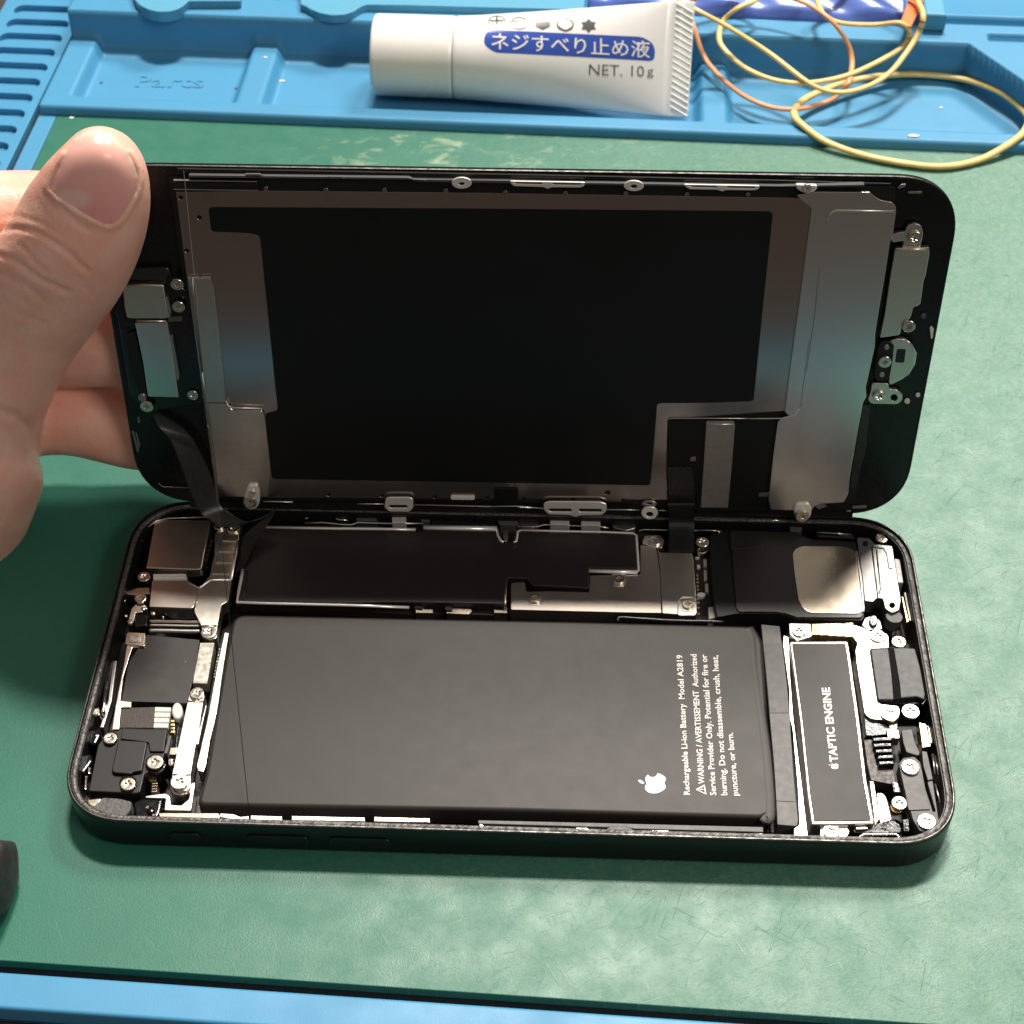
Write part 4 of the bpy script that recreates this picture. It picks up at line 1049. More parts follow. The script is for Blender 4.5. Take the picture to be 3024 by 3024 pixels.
# ------------------------------------------------------------------ the lifted display panel
dp = empty('display_panel', tuple(DO), 'black phone display panel held open upright, inner side with metal plates facing the camera', 'display panel')
SW, SH, SR = 14.45, 6.93, 1.159
g = swept('cover_glass', dp, M['glass_back'], [(0.14, -0.13), (0.03, -0.125), (0.0, -0.09), (0.0, -0.02), (0.012, 0.0), (0.030, 0.004), (0.045, 0.0)], SW, SH, SR, True, [M['glass_back'], M['rim']], [0, 0, 0, 1, 0, 0, 0])
for v_ in g.data.vertices: v_.co = DM @ (v_.co + Vector((0, SH / 2, 0)))
def pan(name, m, view, pts, h0, h1, r=0.03, bev=0.006, holes=(), parent=None, label=None, res=2):
    return plate(name, parent or dp, M[m], S(view, pts, h1), h0, h1, [S(view, h, h1) for h in holes], r, bev, True, res, label=label)
def pan_s(name, m, sp, h0, h1, r=0.03, bev=0.006, parent=None, holes=()):
    o = [S(v, [(x, y)], h1)[0] for v, x, y in sp]
    return plate(name, parent or dp, M[m], o, h0, h1, [[S(v, [(x, y)], h1)[0] for v, x, y in hh] for hh in holes], r, bev, True, 2)
def pan_wire(name, m, view, pts, h, r, parent=None, flat=1.0):
    return wire(name, parent or dp, M[m], [tuple(on_panel(view, p, h)) for p in pts], r, flat=flat)
# carrier frame
pan_s('carrier_frame', 'black', [('d', 318, 334), ('d', 1690, 352), ('d', 1668, 560), ('d', 1640, 780), ('d', 1612, 952), ('d', 420, 944), ('d', 395, 800), ('d', 350, 560)], 0.0, 0.05, r=0.08)
pan_s('frame_rail', 'grey_plastic', [('L', 100, 118), ('L', 1240, 132), ('L', 1290, 150), ('P', 640, 218), ('P', 1932, 240), ('J', 975, 262), ('J', 970, 278), ('J', 600, 282), ('P', 1240, 244), ('P', 600, 226), ('P', 0, 205), ('L', 1240, 142), ('L', 100, 130)], 0.04, 0.15, r=0.01)
pan_s('frame_rail', 'black', [('L', 40, 85), ('L', 1932, 118), ('P', 1932, 200), ('J', 1190, 255), ('J', 1190, 270), ('P', 1932, 222), ('L', 1932, 135), ('L', 40, 104)], 0.0, 0.06, r=0.01)
for q in ([(390, 112), (470, 112), (490, 128), (400, 128)], [(820, 125), (900, 125), (910, 140), (830, 140)], [(1250, 138), (1340, 142), (1330, 152), (1270, 148)]):
    pan('glue_spot', 'grey_plastic', 'L', q, 0.12, 0.17, r=0.02, bev=0.02)
pan('plate_hem', 'steel_matte', 'L', [(20, 144), (450, 150), (456, 156), (22, 150)], 0.1, 0.15, r=0.005)
pan('plate_hem', 'steel_matte', 'L', [(22, 190), (455, 196), (458, 202), (24, 196)], 0.1, 0.14, r=0.005)
pan('frame_rib', 'black', 'L', [(18, 154), (456, 160), (458, 190), (22, 186)], 0.06, 0.13, r=0.01)
gap_strip = plate('added_gap_strip', dp, M['black'], [(-6.3, -0.13), (6.3, -0.13), (6.3, 0.10), (-6.3, 0.10)], -0.075, -0.012, (), 0.05, 0.01, True)  # added black strip, blocks the bright gap under the panel's lower edge
# the main plate
HOLES = [('L', 500, 188), ('L', 812, 196), ('L', 1116, 196), ('L', 1434, 200), ('L', 1742, 208), ('P', 410, 292), ('P', 842, 292), ('P', 1276, 300), ('P', 1712, 300)]
HOLB = [('C', 170, 148), ('C', 550, 154), ('C', 928, 162), ('C', 1302, 170), ('C', 1566, 175), ('D', 672, 208), ('D', 1075, 212), ('L', 60, 235), ('L', 90, 510)]
def hole(v, x, y, r, h=0.085):
    c = S(v, [(x, y)], h)[0]
    return circle(c[0], c[1], r, 10)
main_o = [S(v, [(x, y)], 0.085)[0] for v, x, y in [('d', 332, 362), ('d', 500, 360), ('d', 900, 364), ('d', 1527, 374), ('d', 1531, 392), ('d', 1490, 705), ('d', 1482, 775), ('d', 1262, 790), ('d', 1258, 850), ('d', 1265, 943), ('d', 900, 941), ('d', 408, 938), ('d', 385, 760), ('d', 352, 520)]]
mp_ = [hole(v, x, y, 0.042) for v, x, y in HOLES + HOLB] + [hole('L', 156, 338, 0.045), hole('D', 950, 152, 0.055)]
plate('backing_plate', dp, M['panel_plate'], main_o, 0.04, 0.085, mp_, 0.02, 0.004, True)
pan_s('graphite_film', 'film', [('d', 393, 391), ('d', 900, 394), ('d', 1455, 399), ('d', 1458, 406), ('d', 1440, 575), ('d', 1422, 757), ('d', 1340, 760), ('d', 1240, 761), ('d', 1234, 840), ('d', 1227, 916), ('d', 900, 910), ('d', 513, 904), ('d', 500, 780), ('d', 524, 775),
      ('d', 508, 620), ('d', 490, 444), ('d', 470, 440), ('d', 398, 437)], 0.08, 0.094, r=0.075, bev=0.003)
# left-hand shields
pan_s('shield_plate', 'panel_shield_worn', [('W', 1338, 1135), ('W', 1500, 1140), ('W', 1520, 1190), ('W', 1560, 1500), ('N', 1592, 0), ('N', 1612, 215), ('N', 1472, 215), ('N', 1438, 0), ('W', 1390, 1400), ('W', 1362, 1200)], 0.08, 0.135, r=0.03, bev=0.008)
pan_s('shield_plate', 'panel_shield_worn', [('N', 1474, 222), ('N', 1622, 224), ('N', 1636, 252), ('N', 1662, 268), ('N', 1862, 272), ('N', 1886, 300), ('N', 1912, 520), ('N', 1930, 700), ('N', 1908, 888), ('N', 1562, 886), ('N', 1540, 830), ('N', 1510, 520)], 0.08, 0.14, r=0.03, bev=0.008)
pan_wire('pressed_edge', 'steel_bright', 'N', [(1614, 205), (1630, 240), (1660, 252), (1870, 258)], 0.14, 0.012)
for q in ([(1340, 1134), (1400, 1132), (1402, 1146), (1342, 1148)], [(1412, 1138), (1432, 1130), (1432, 1148), (1414, 1152)], [(1440, 1132), (1490, 1130), (1492, 1142), (1442, 1146)]):
    pan('shield_tooth', 'steel_bright', 'W', q, 0.1, 0.15, r=0.004, bev=0.006)
pan_wire('shield_lip', 'steel_matte', 'N', [(1440, 0), (1475, 220), (1510, 500), (1548, 830), (1570, 1000)], 0.16, 0.016)
pan_wire('shield_lip', 'steel_matte', 'W', [(1372, 1130), (1385, 1330), (1440, 1811)], 0.16, 0.016)
# screw post at the lower left
pan('screw_tab', 'nickel', 'N', [(1748, 860), (1768, 805), (1836, 805), (1850, 860), (1852, 930), (1832, 970), (1790, 984), (1748, 965), (1734, 930)], 0.12, 0.20, r=0.05, bev=0.03, res=3)
screw(dp, 'N', (1788, 922), 0.23, 'steel', 0.12, panel=True)
screw(dp, 'N', (1800, 858), 0.21, 'bright', 0.07, panel=True)
# earpiece parts at the left edge
pan('sensor_bed', 'black_gloss', 'M', [(150, 110), (600, 110), (640, 250), (820, 380), (850, 640), (980, 1540), (760, 1560), (400, 1640), (200, 1500), (60, 640), (20, 560)], 0.0, 0.07, r=0.12, bev=0.02)
pan('sensor_can', 'steel_warm', 'M', [(110, 300), (300, 288), (548, 298), (566, 420), (606, 630), (585, 650), (250, 655), (160, 648), (130, 520)], 0.05, 0.20, r=0.03, bev=0.035, res=4)
pan('sensor_can', 'steel_matte', 'M', [(545, 430), (585, 420), (630, 560), (622, 640), (590, 650)], 0.05, 0.16, r=0.03, bev=0.03, res=3)
pan_wire('pressed_edge', 'steel_bright', 'M', [(255, 668), (420, 672), (578, 676)], 0.19, 0.016)
pan('earpiece_box', 'panel_shield', 'M', [(245, 692), (586, 690), (640, 1000), (708, 1482), (384, 1474), (330, 1100)], 0.05, 0.19, r=0.02, bev=0.012)
pan('earpiece_flank', 'black', 'M', [(160, 810), (245, 780), (330, 1150), (378, 1470), (300, 1440), (190, 1200)], 0.05, 0.13, r=0.03)
pan('earpiece_rib', 'steel_matte', 'M', [(612, 826), (640, 830), (716, 1250), (706, 1302), (686, 1296)], 0.08, 0.16, r=0.015)
pan('sensor_clip', 'grey_plastic', 'M', [(600, 640), (735, 630), (740, 676), (590, 684)], 0.06, 0.12, r=0.02)
pan('earpiece_mesh', 'flex', 'M', [(200, 120), (590, 110), (620, 170), (560, 240), (180, 250)], 0.06, 0.12, r=0.06, bev=0.03)
screw(dp, 'M', (692, 280), 0.20, 'steel', 0.11, panel=True)
screw(dp, 'M', (708, 516), 0.15, 'steel', 0.11, panel=True)
screw(dp, 'M', (858, 1450), 0.12, 'star', 0.10, panel=True)
screw(dp, 'M', (372, 1570), 0.16, 'steel', 0.12, panel=True)
pan('solder_bead', 'steel_matte', 'M', circle(320, 1490, 46, 14), 0.05, 0.17, r=0, bev=0.04, res=3)
# right-hand shield
shl = pan_s('shield_plate', 'panel_shield', [('J', 590, 322), ('J', 1018, 326), ('J', 1070, 370), ('J', 1110, 392), ('J', 1196, 408), ('J', 1230, 436), ('J', 1232, 480), ('J', 1205, 680), ('J', 1182, 730), ('J', 1150, 950), ('J', 1085, 1330),
      ('J', 1062, 1480), ('K', 1060, 60), ('K', 1000, 335), ('K', 985, 395), ('K', 992, 470), ('K', 962, 525), ('K', 905, 830), ('K', 852, 1140), ('K', 842, 1260), ('K', 806, 1335), ('K', 610, 1348), ('K', 562, 1368), ('K', 545, 1402), ('K', 212, 1396), ('K', 192, 1320), ('K', 230, 960), ('K', 268, 680), ('K', 300, 652), ('K', 366, 634),
      ('K', 325, 600), ('K', 362, 300), ('K', 402, 0), ('J', 440, 1250), ('J', 500, 800), ('J', 546, 450), ('J', 470, 395), ('J', 420, 350)], 0.08, 0.15, r=0.03, bev=0.008)
pan_wire('pressed_edge', 'steel_bright', 'J', [(668, 545), (682, 510), (706, 488), (750, 472), (900, 474), (1222, 482)], 0.152, 0.014, parent=shl)
pan_wire('pressed_edge', 'steel_bright', 'K', [(0, 652), (150, 652), (300, 650), (368, 632), (410, 612), (440, 578)], 0.152, 0.012, parent=shl)
pan_wire('seam', 'black', 'J', [(604, 950), (570, 1300), (528, 1600), (500, 1794)], 0.149, 0.005, parent=shl)
pan_wire('seam', 'black', 'K', [(525, 0), (490, 260), (452, 555)], 0.149, 0.005, parent=shl)
pan('screw_boss', 'nickel', 'K', [(392, 1385), (420, 1350), (520, 1345), (545, 1390), (538, 1450), (500, 1492), (450, 1494), (408, 1462)], 0.12, 0.20, r=0.06, bev=0.03, res=3)
screw(dp, 'K', (466, 1444), 0.23, 'star', 0.13, panel=True)
# lower right: flex and sticker
pan_s('flex_bed', 'film', [('O', 292, 190), ('O', 1335, 192), ('O', 1300, 500), ('O', 1262, 1000), ('O', 1240, 1060), ('O', 620, 1060), ('O', 300, 1010), ('O', 280, 700)], 0.05, 0.10, r=0.04, bev=0.004)
pan('adhesive_sticker', 'sticker', 'O', [(664, 208), (924, 206), (936, 250), (905, 620), (868, 1028), (610, 1026), (640, 600)], 0.1, 0.122, r=0.008, bev=0.003)
pan_wire('pressed_edge', 'steel_bright', 'O', [(664, 232), (790, 236), (930, 234)], 0.125, 0.010)
pan_wire('pressed_edge', 'steel_warm', 'O', [(300, 192), (330, 178), (700, 178), (1380, 180)], 0.105, 0.010)
pan('flex_button', 'steel_matte', 'O', [(512, 552), (564, 546), (562, 586), (512, 588)], 0.1, 0.13, r=0.02)
pan('flex_slot', 'black_gloss', 'O', [(515, 610), (552, 612), (590, 960), (556, 1000)], 0.1, 0.106, r=0.01, bev=0.002)
pan('flex_latch', 'grey_plastic', 'O', [(1160, 896), (1262, 890), (1266, 924), (1158, 924)], 0.1, 0.14, r=0.01)
# hinge-side clips
def eye(view, c, rx, ry, hx, hy, h0=0.12, h1=0.16):
    return pan('hook_eye', 'nickel', view, circle(c[0], c[1], rx, 24, ry), h0, h1, r=0, bev=0.012, holes=[circle(c[0], c[1] + 4, hx, 16, hy)])
eye('L', (1516, 160), 52, 30, 16, 8)
eye('P', (898, 240), 72, 38, 24, 14)
pan('hook_bar', 'nickel', 'P', [(15, 205), (548, 214), (545, 240), (520, 252), (310, 250), (284, 262), (250, 248), (45, 242), (22, 226)], 0.12, 0.16, r=0.02, bev=0.01, holes=[[(40, 212), (245, 216), (245, 228), (55, 224)], [(318, 218), (522, 222), (510, 234), (318, 230)]])
pan('hook_bar', 'nickel', 'P', [(1255, 228), (1795, 238), (1790, 262), (1760, 272), (1550, 270), (1530, 280), (1495, 268), (1300, 264), (1270, 250)], 0.12, 0.16, r=0.02, bev=0.01, holes=[[(1290, 236), (1490, 240), (1490, 252), (1310, 248)], [(1565, 242), (1770, 246), (1755, 258), (1565, 254)]])
pan('screw_tab', 'nickel', 'J', [(412, 262), (590, 268), (588, 300), (560, 326), (500, 334), (450, 320), (418, 295)], 0.10, 0.18, r=0.05, bev=0.02, res=3)
screw(dp, 'J', (505, 292), 0.19, 'bright', 0.08, panel=True)
pan('hook_bar', 'nickel', 'C', [(575, 178), (600, 168), (752, 168), (774, 182), (772, 245), (745, 270), (600, 268), (568, 240)], 0.14, 0.18, r=0.04, bev=0.012, holes=[[(600, 222), (730, 222), (735, 244), (605, 244)]])
pan('hook_bar', 'nickel', 'D', [(428, 240), (470, 226), (890, 228), (942, 245), (944, 300), (905, 335), (725, 338), (686, 352), (650, 336), (470, 330), (432, 295)], 0.14, 0.18, r=0.04, bev=0.012, holes=[[(465, 282), (655, 284), (660, 310), (480, 308)], [(715, 284), (905, 286), (900, 312), (718, 310)]])
pan('hook_eye', 'nickel', 'D', circle(1293, 318, 68, 26, 52), 0.16, 0.20, r=0, bev=0.012, holes=[circle(1293, 330, 30, 16, 20)])
pan('hook_eye', 'steel_matte', 'D', circle(1290, 245, 62, 26, 26), 0.10, 0.14, r=0, bev=0.01, holes=[circle(1290, 240, 30, 16, 8)])
pan('white_seal', 'white', 'C', rounded([(1040, 156), (1212, 158), (1212, 186), (1040, 184)], 12), 0.09, 0.125, r=0, bev=0.01)
pan('rubber_pad', 'film', 'C', [(1352, 104), (1520, 106), (1522, 212), (1350, 210)], 0.09, 0.12, r=0.03)
pan_wire('frame_edge', 'steel_bright', 'C', [(370, 212), (570, 214)], 0.13, 0.012)
pan_wire('frame_edge', 'steel_bright', 'C', [(772, 218), (1340, 232), (1500, 228), (1710, 246)], 0.13, 0.012)
pan_wire('frame_edge', 'steel_bright', 'D', [(0, 262), (220, 262), (240, 272), (430, 276)], 0.14, 0.010)
pan_wire('frame_edge', 'steel_bright', 'D', [(950, 290), (1220, 292)], 0.14, 0.012)
pan_wire('frame_edge', 'steel_bright', 'D', [(1360, 296), (1450, 298)], 0.14, 0.012)
pan_wire('frame_edge', 'chrome', 'K', [(0, 1478), (400, 1484)], 0.06, 0.010)
pan_wire('frame_edge', 'steel_bright', 'A', [(1270, 92), (1400, 94), (1530, 98)], 0.14, 0.012)
pan_wire('frame_edge', 'steel_matte', 'N', [(1130, 790), (1160, 815), (1540, 828)], 0.05, 0.012)
# right end: sensor bracket
arm = pan('sensor_bracket', 'steel', 'J', [(1225, 782), (1502, 772), (1504, 830), (1472, 1010), (1458, 1040), (1430, 1236), (1412, 1252), (1372, 1262), (1352, 1345), (1285, 1395), (1262, 1490), (1098, 1512), (1138, 1330), (1182, 1030), (1214, 850)], 0.06, 0.16, r=0.03, bev=0.012)
pan_wire('pressed_edge', 'champagne', 'J', [(1228, 792), (1360, 790), (1500, 790)], 0.165, 0.018, parent=arm)
pan('bracket_neck', 'steel', 'J', [(1200, 672), (1255, 652), (1308, 648), (1320, 600), (1385, 575), (1440, 600), (1454, 660), (1430, 772), (1278, 776), (1300, 722), (1195, 735)], 0.05, 0.13, r=0.04, bev=0.01)
screw(dp, 'J', (1382, 694), 0.15, 'steel', 0.12, panel=True)
screw(dp, 'J', (1334, 1414), 0.17, 'steel', 0.115, panel=True)
cap = pan('round_cover', 'steel', 'K', [(1185, 20), (1240, 0), (1300, 4), (1358, 50), (1390, 110), (1385, 190), (1350, 270), (1290, 330), (1190, 380), (1172, 370)], 0.05, 0.15, r=0.03, bev=0.02, res=3)
plate('cover_window', cap, M['black_gloss'], S('K', rounded([(1238, 86), (1312, 86), (1298, 198), (1222, 196)], 14), 0.155), 0.12, 0.155, r=0, bev=0.004, panel=True)
pan_wire('pressed_edge', 'steel_bright', 'K', [(1300, 0), (1360, 46), (1392, 120), (1380, 210), (1330, 290), (1200, 355)], 0.13, 0.016, parent=cap)
pill = pan('black_bar', 'black', 'K', [(1085, 60), (1110, 28), (1170, 20), (1218, 50), (1205, 180), (1180, 320), (1140, 352), (1080, 350), (1052, 320), (1066, 180)], 0.06, 0.16, r=0.06, bev=0.015)
screw(dp, 'K', (1138, 186), 0.175, 'steel', 0.115, panel=True)
plate('rivet', pill, M['steel_matte'], S('K', circle(1155, 72, 22, 14), 0.17), 0.14, 0.17, r=0, bev=0.01, panel=True)
plate('rivet', pill, M['steel_matte'], S('K', circle(1117, 296, 22, 14), 0.17), 0.14, 0.17, r=0, bev=0.01, panel=True)
pan('bracket_tongue', 'steel', 'K', [(1035, 362), (1172, 366), (1172, 412), (1240, 418), (1284, 450), (1282, 505), (1240, 536), (1032, 532), (1000, 500), (1024, 440)], 0.05, 0.145, r=0.05, bev=0.01, holes=[circle(1215, 482, 28, 14)])
screw(dp, 'K', (1092, 468), 0.165, 'steel', 0.115, panel=True)
pan('glass_ridge', 'flex', 'K', [(960, 540), (1020, 545), (985, 900), (900, 1220), (855, 1215), (905, 860)], 0.02, 0.08, r=0.02)
for p, r in (((1410, 462), .028), ((1322, 512), .034)):
    pan('glue_spot', 'white', 'K', circle(p[0], p[1], r * 700, 10), 0.01, 0.04, r=0, bev=0.012)
pan('glue_spot', 'white', 'J', [(1505, 1430), (1520, 1415), (1540, 1440), (1530, 1520), (1515, 1520)], 0.01, 0.04, r=0.01, bev=0.01)
pan('glue_spot', 'grey_plastic', 'J', circle(1455, 1336, 24, 10), 0.01, 0.04, r=0, bev=0.012)
for q in ([(1330, 320), (1442, 318), (1440, 338), (1328, 336)], [(1244, 285), (1270, 262), (1312, 258), (1310, 278), (1256, 298)]):
    pan('glass_nub', 'steel_matte', 'J', q, 0.01, 0.05, r=0.01)
for q in ([(872, 1368), (990, 1362), (988, 1384), (878, 1388)], [(826, 1402), (862, 1400), (862, 1412), (826, 1414)], [(560, 1360), (640, 1345), (670, 1370), (600, 1392)]):
    pan('glass_nub', 'steel_matte', 'K', q, 0.01, 0.05, r=0.01)
for q in ([(940, 420), (955, 420), (990, 560), (978, 570)], [(965, 430), (975, 425), (1000, 520), (990, 540)], [(980, 320), (992, 320), (1000, 360), (985, 360)]):
    pan('glass_nub', 'steel_matte', 'N', q, 0.01, 0.04, r=0.005)
# ribbon cables joining panel and body
ribbon('ribbon_cable', dp, M['flex'],
       [tri('N', (1090, 300), 0.12), tri('N', (1130, 380), 0.20), tri('N', (1222, 492), 0.32), tri('N', (1290, 660), 0.46), tri('N', (1362, 860), 0.60), tri('N', (1435, 1000), 0.62), tri('A', (850, 290), z=0.74), tri('A', (960, 312), z=0.68), tri('A', (1100, 300), z=0.72), tri('A', (1262, 240), z=0.90), tri('A', (1386, 150), z=1.10)],
       [tri('N', (1130, 290), 0.14), tri('N', (1330, 420), 0.16), tri('N', (1440, 600), 0.18), tri('N', (1510, 760), 0.22), tri('N', (1548, 880), 0.30), tri('N', (1580, 960), 0.40), tri('A', (1000, 210), z=1.00), tri('A', (1090, 262), z=0.86), tri('A', (1180, 262), z=0.90), tri('A', (1290, 218), z=1.0), tri('A', (1380, 160), z=1.14)], 0.010)
ribbon('ribbon_cable', dp, M['flex'],
       [tri('A', (1392, 140), z=1.15), tri('A', (1320, 215), z=1.0), tri('A', (1170, 330), z=0.85), tri('A', (1095, 420), z=0.72), tri('A', (1075, 560), z=0.64), tri('A', (1030, 712), z=0.60)],
       [tri('A', (1385, 158), z=1.12), tri('A', (1330, 260), z=0.98), tri('A', (1250, 380), z=0.86), tri('A', (1172, 520), z=0.75), tri('A', (1110, 640), z=0.66), tri('A', (1036, 718), z=0.60)], 0.010)
ribbon('ribbon_cable', dp, M['flex'],
       [tri('O', (290, 640), 0.115), tri('O', (300, 800), 0.125), tri('O', (306, 1000), 0.17), tri('D', (1440, 250), 0.30), tri('D', (1450, 400), z=0.70), tri('D', (1448, 640), z=0.60)],
       [tri('O', (520, 640), 0.115), tri('O', (546, 800), 0.125), tri('O', (552, 1000), 0.17), tri('D', (1655, 250), 0.30), tri('D', (1658, 400), z=0.70), tri('D', (1655, 640), z=0.60)], 0.010)
# a fine thread stretched from the panel's upper corner to the near rim
th = wire('thread', None, M['thread'], [tuple(on_panel('W', (1310, 372), 0.20)), tuple(at_z('B', (1722, 1424), 0.80))], 0.0055)
tag(th, 'thin grey thread stretched from the upper corner of the display panel down across the battery', 'thread')

# ------------------------------------------------------------------ the hand
HV, HF = [], []
def loft(rings, cap0, cap1, sides=28):
    o = len(HV)
    for C, A, B in rings:
        for j in range(sides):
            an = 2 * math.pi * j / sides
            ca, sa = math.cos(an), math.sin(an)
            ex = 0.88
            HV.append(C + A * (abs(ca) ** ex * (1 if ca > 0 else -1)) + B * (abs(sa) ** ex * (1 if sa > 0 else -1)))
    n = len(rings)
    for i in range(n - 1):
        for j in range(sides):
            a = o + i * sides + j; b = o + i * sides + (j + 1) % sides
            HF.append((a, b, b + sides, a + sides))
    for cap, base in ((cap0, o), (cap1, o + (n - 1) * sides)):
        HV.append(cap); c = len(HV) - 1
        for j in range(sides):
            t = (base + j, base + (j + 1) % sides, c)
            HF.append(t if base != o else (t[1], t[0], c))
# thumb: traced left and right edges, distance in front of the panel, half thickness
TH_R = [((628, 62), (760, 56), .62, .30), ((565, 95), (830, 84), .64, .46), ((500, 160), (893, 122), .68, .58), ((420, 240), (966, 200), .74, .68), ((340, 320), (1022, 300), .78, .74), ((280, 400), (1055, 420), .80, .78),
        ((215, 480), (1070, 560), .82, .82), ((150, 590), (1062, 700), .84, .85), ((80, 720), (1035, 840), .86, .90), ((0, 850), (1000, 950), .86, .96), ((-80, 960), (950, 1080), .84, 1.02),
        ((-170, 1080), (880, 1220), .80, 1.05), ((-250, 1220), (792, 1360), .74, 1.06), ((-320, 1380), (665, 1520), .66, 1.08), ((-380, 1560), (530, 1690), .56, 1.12), ((-420, 1760), (405, 1900), .46, 1.18),
        ((-440, 1950), (335, 2060), .40, 1.24), ((-460, 2150), (265, 2211), .36, 1.30), ((-480, 2300), (242, 2345), .36, 1.32), ((-500, 2420), (236, 2430), .38, 1.34), ((-520, 2540), (256, 2510), .42, 1.36), ((-540, 2700), (255, 2600), .46, 1.38),
        ((-560, 2850), (215, 2720), .50, 1.40), ((-600, 3050), (130, 2930), .55, 1.40), ((-650, 3250), (30, 3120), .60, 1.38), ((-700, 3400), (-80, 3280), .65, 1.30)]
rings = []
for l, r, h, dpt in TH_R:
    L_, R_ = on_panel('W', l, h), on_panel('W', r, h)
    C = (L_ + R_) / 2
    view = (CAM_LOC - C).normalized()
    A = (R_ - L_) / 2
    B = (view - A.normalized() * view.dot(A.normalized())).normalized() * dpt
    rings.append((C, A, B))
tip = on_panel('W', (692, 47), .60)
end = rings[-1][0] + (rings[-1][0] - rings[-2][0]) * 0.4
loft(rings, tip, end)
def finger(pts, side_up, cap_extra=0.4):
    """capsule-like finger along (display px x, y, panel distance, radius)"""
    P = [(on_panel('d', (x, y), h), r) for x, y, h, r in pts]
    C = catmull([p for p, _ in P], 5)
    R_ = []
    k = len(C)
    for i in range(k):
        t = i / (k - 1) * (len(P) - 1); j = min(int(t), len(P) - 2)
        R_.append(P[j][1] * (1 - (t - j)) + P[j + 1][1] * (t - j))
    rg = []
    for i in range(k):
        tn = (C[min(i + 1, k - 1)] - C[max(i - 1, 0)]).normalized()
        a = tn.cross(DN).normalized(); b = a.cross(tn)
        rg.append((C[i], a * R_[i], b * R_[i]))
    loft(rg, C[0] - (C[1] - C[0]).normalized() * R_[0] * 0.7, C[-1] + (C[-1] - C[-2]).normalized() * R_[-1] * 0.8)
finger([(-190, 470, -0.30, .95), (-60, 432, -0.70, .92), (60, 420, -0.98, .88), (150, 425, -1.02, .84), (250, 440, -1.02, .78), (330, 455, -1.00, .62)], 1)           # index finger behind the panel
finger([(-170, 600, -0.40, .95), (-40, 640, -0.85, .92), (90, 640, -1.10, .88), (210, 640, -1.08, .86), (340, 650, -1.06, .80), (430, 655, -1.04, .62)], 1)
finger([(-160, 760, -0.40, .95), (-20, 782, -0.85, .88), (80, 778, -1.08, .80), (150, 782, -1.08, .78), (260, 806, -1.05, .80), (360, 820, -1.03, .70)], 1)
finger([(-330, 430, -0.2, 1.3), (-260, 620, -0.1, 1.5), (-230, 800, 0.0, 1.6), (-190, 980, 0.2, 1.5)], 1)     # palm behind the thumb root
hm = bpy.data.meshes.new('hand_raw'); hm.from_pydata([tuple(v) for v in HV], [], HF)
ho = bpy.data.objects.new('hand_raw', hm); COL.objects.link(ho)
md_ = ho.modifiers.new('remesh', 'REMESH'); md_.mode = 'VOXEL'; md_.voxel_size = 0.05
dg = bpy.context.evaluated_depsgraph_get()
rm_ = bpy.data.meshes.new_from_object(ho.evaluated_get(dg))
bpy.data.objects.remove(ho); bpy.data.meshes.remove(hm)
import numpy as np
nv = len(rm_.vertices)
co = np.empty(nv * 3); rm_.vertices.foreach_get('co', co); co = co.reshape(-1, 3)
ed = np.empty(len(rm_.edges) * 2, dtype=np.int64); rm_.edges.foreach_get('vertices', ed); ed = ed.reshape(-1, 2)
deg = np.zeros(nv); np.add.at(deg, ed[:, 0], 1); np.add.at(deg, ed[:, 1], 1)
def smooth_co(co, it, lam=0.5):
    for _ in range(it):
        s = np.zeros_like(co)
        np.add.at(s, ed[:, 0], co[ed[:, 1]]); np.add.at(s, ed[:, 1], co[ed[:, 0]])
        co = co + lam * (s / deg[:, None] - co)
    return co
co = smooth_co(co, 14)
# camera-side coordinates in the traced view, for the creases
Rm = np.array(CAM_R); rel = (co - np.array(CAM_LOC)) @ Rm
sx_ = 1512 + 1512 * CAM_F * rel[:, 0] / -rel[:, 2]; sy_ = 1512 - 1512 * CAM_F * rel[:, 1] / -rel[:, 2]
wx, wy = (sx_ - 0) * 2.415, (sy_ - 350) * 2.415
rm_.vertices.foreach_set('co', co.ravel()); rm_.update()
nr = np.empty(nv * 3); rm_.vertices.foreach_get('normal', nr); nr = nr.reshape(-1, 3)
facing = (nr * (np.array(CAM_LOC) - co)).sum(1) > 0
def dist_poly(pts, closed=False):
    d = np.full(nv, 1e9)
    P = [np.array(p, float) for p in pts]
    n = len(P) if closed else len(P) - 1
    for i in range(n):
        a, b = P[i], P[(i + 1) % len(P)]
        ab = b - a; t = np.clip(((wx - a[0]) * ab[0] + (wy - a[1]) * ab[1]) / (ab @ ab), 0, 1)
        d = np.minimum(d, np.hypot(wx - a[0] - t * ab[0], wy - a[1] - t * ab[1]))
    return d
disp = np.zeros(nv)
CRE = [([(-40, 800), (110, 782), (230, 800), (330, 850), (420, 905), (500, 965), (560, 1030), (625, 1085)], .040, 17), ([(0, 975), (100, 1010), (200, 1080), (300, 1150), (400, 1200), (480, 1235)], .034, 18),
       ([(440, 620), (500, 700), (560, 760), (640, 800)], .020, 16), ([(140, 900), (200, 960), (260, 1040), (320, 1090), (350, 1110)], .024, 14), ([(-60, 1080), (60, 1130), (180, 1190), (300, 1280)], .018, 20),
       ([(330, 560), (380, 640), (430, 690)], .014, 14), ([(60, 700), (120, 690), (220, 720), (330, 760), (420, 830)], .014, 14), ([(560, 1130), (600, 1200), (660, 1260)], .012, 16),
       ([(0, 1300), (150, 1400), (330, 1470)], .010, 22), ([(240, 2300), (200, 2200), (110, 2120), (0, 2080)], .030, 30)]
for pts, dep, sg in CRE:
    d = dist_poly(pts)
    dep *= 0.62
    disp -= dep * np.exp(-(d / sg) ** 2)
    disp += dep * 0.30 * np.exp(-((d - sg * 2.3) / (sg * 1.3)) ** 2)
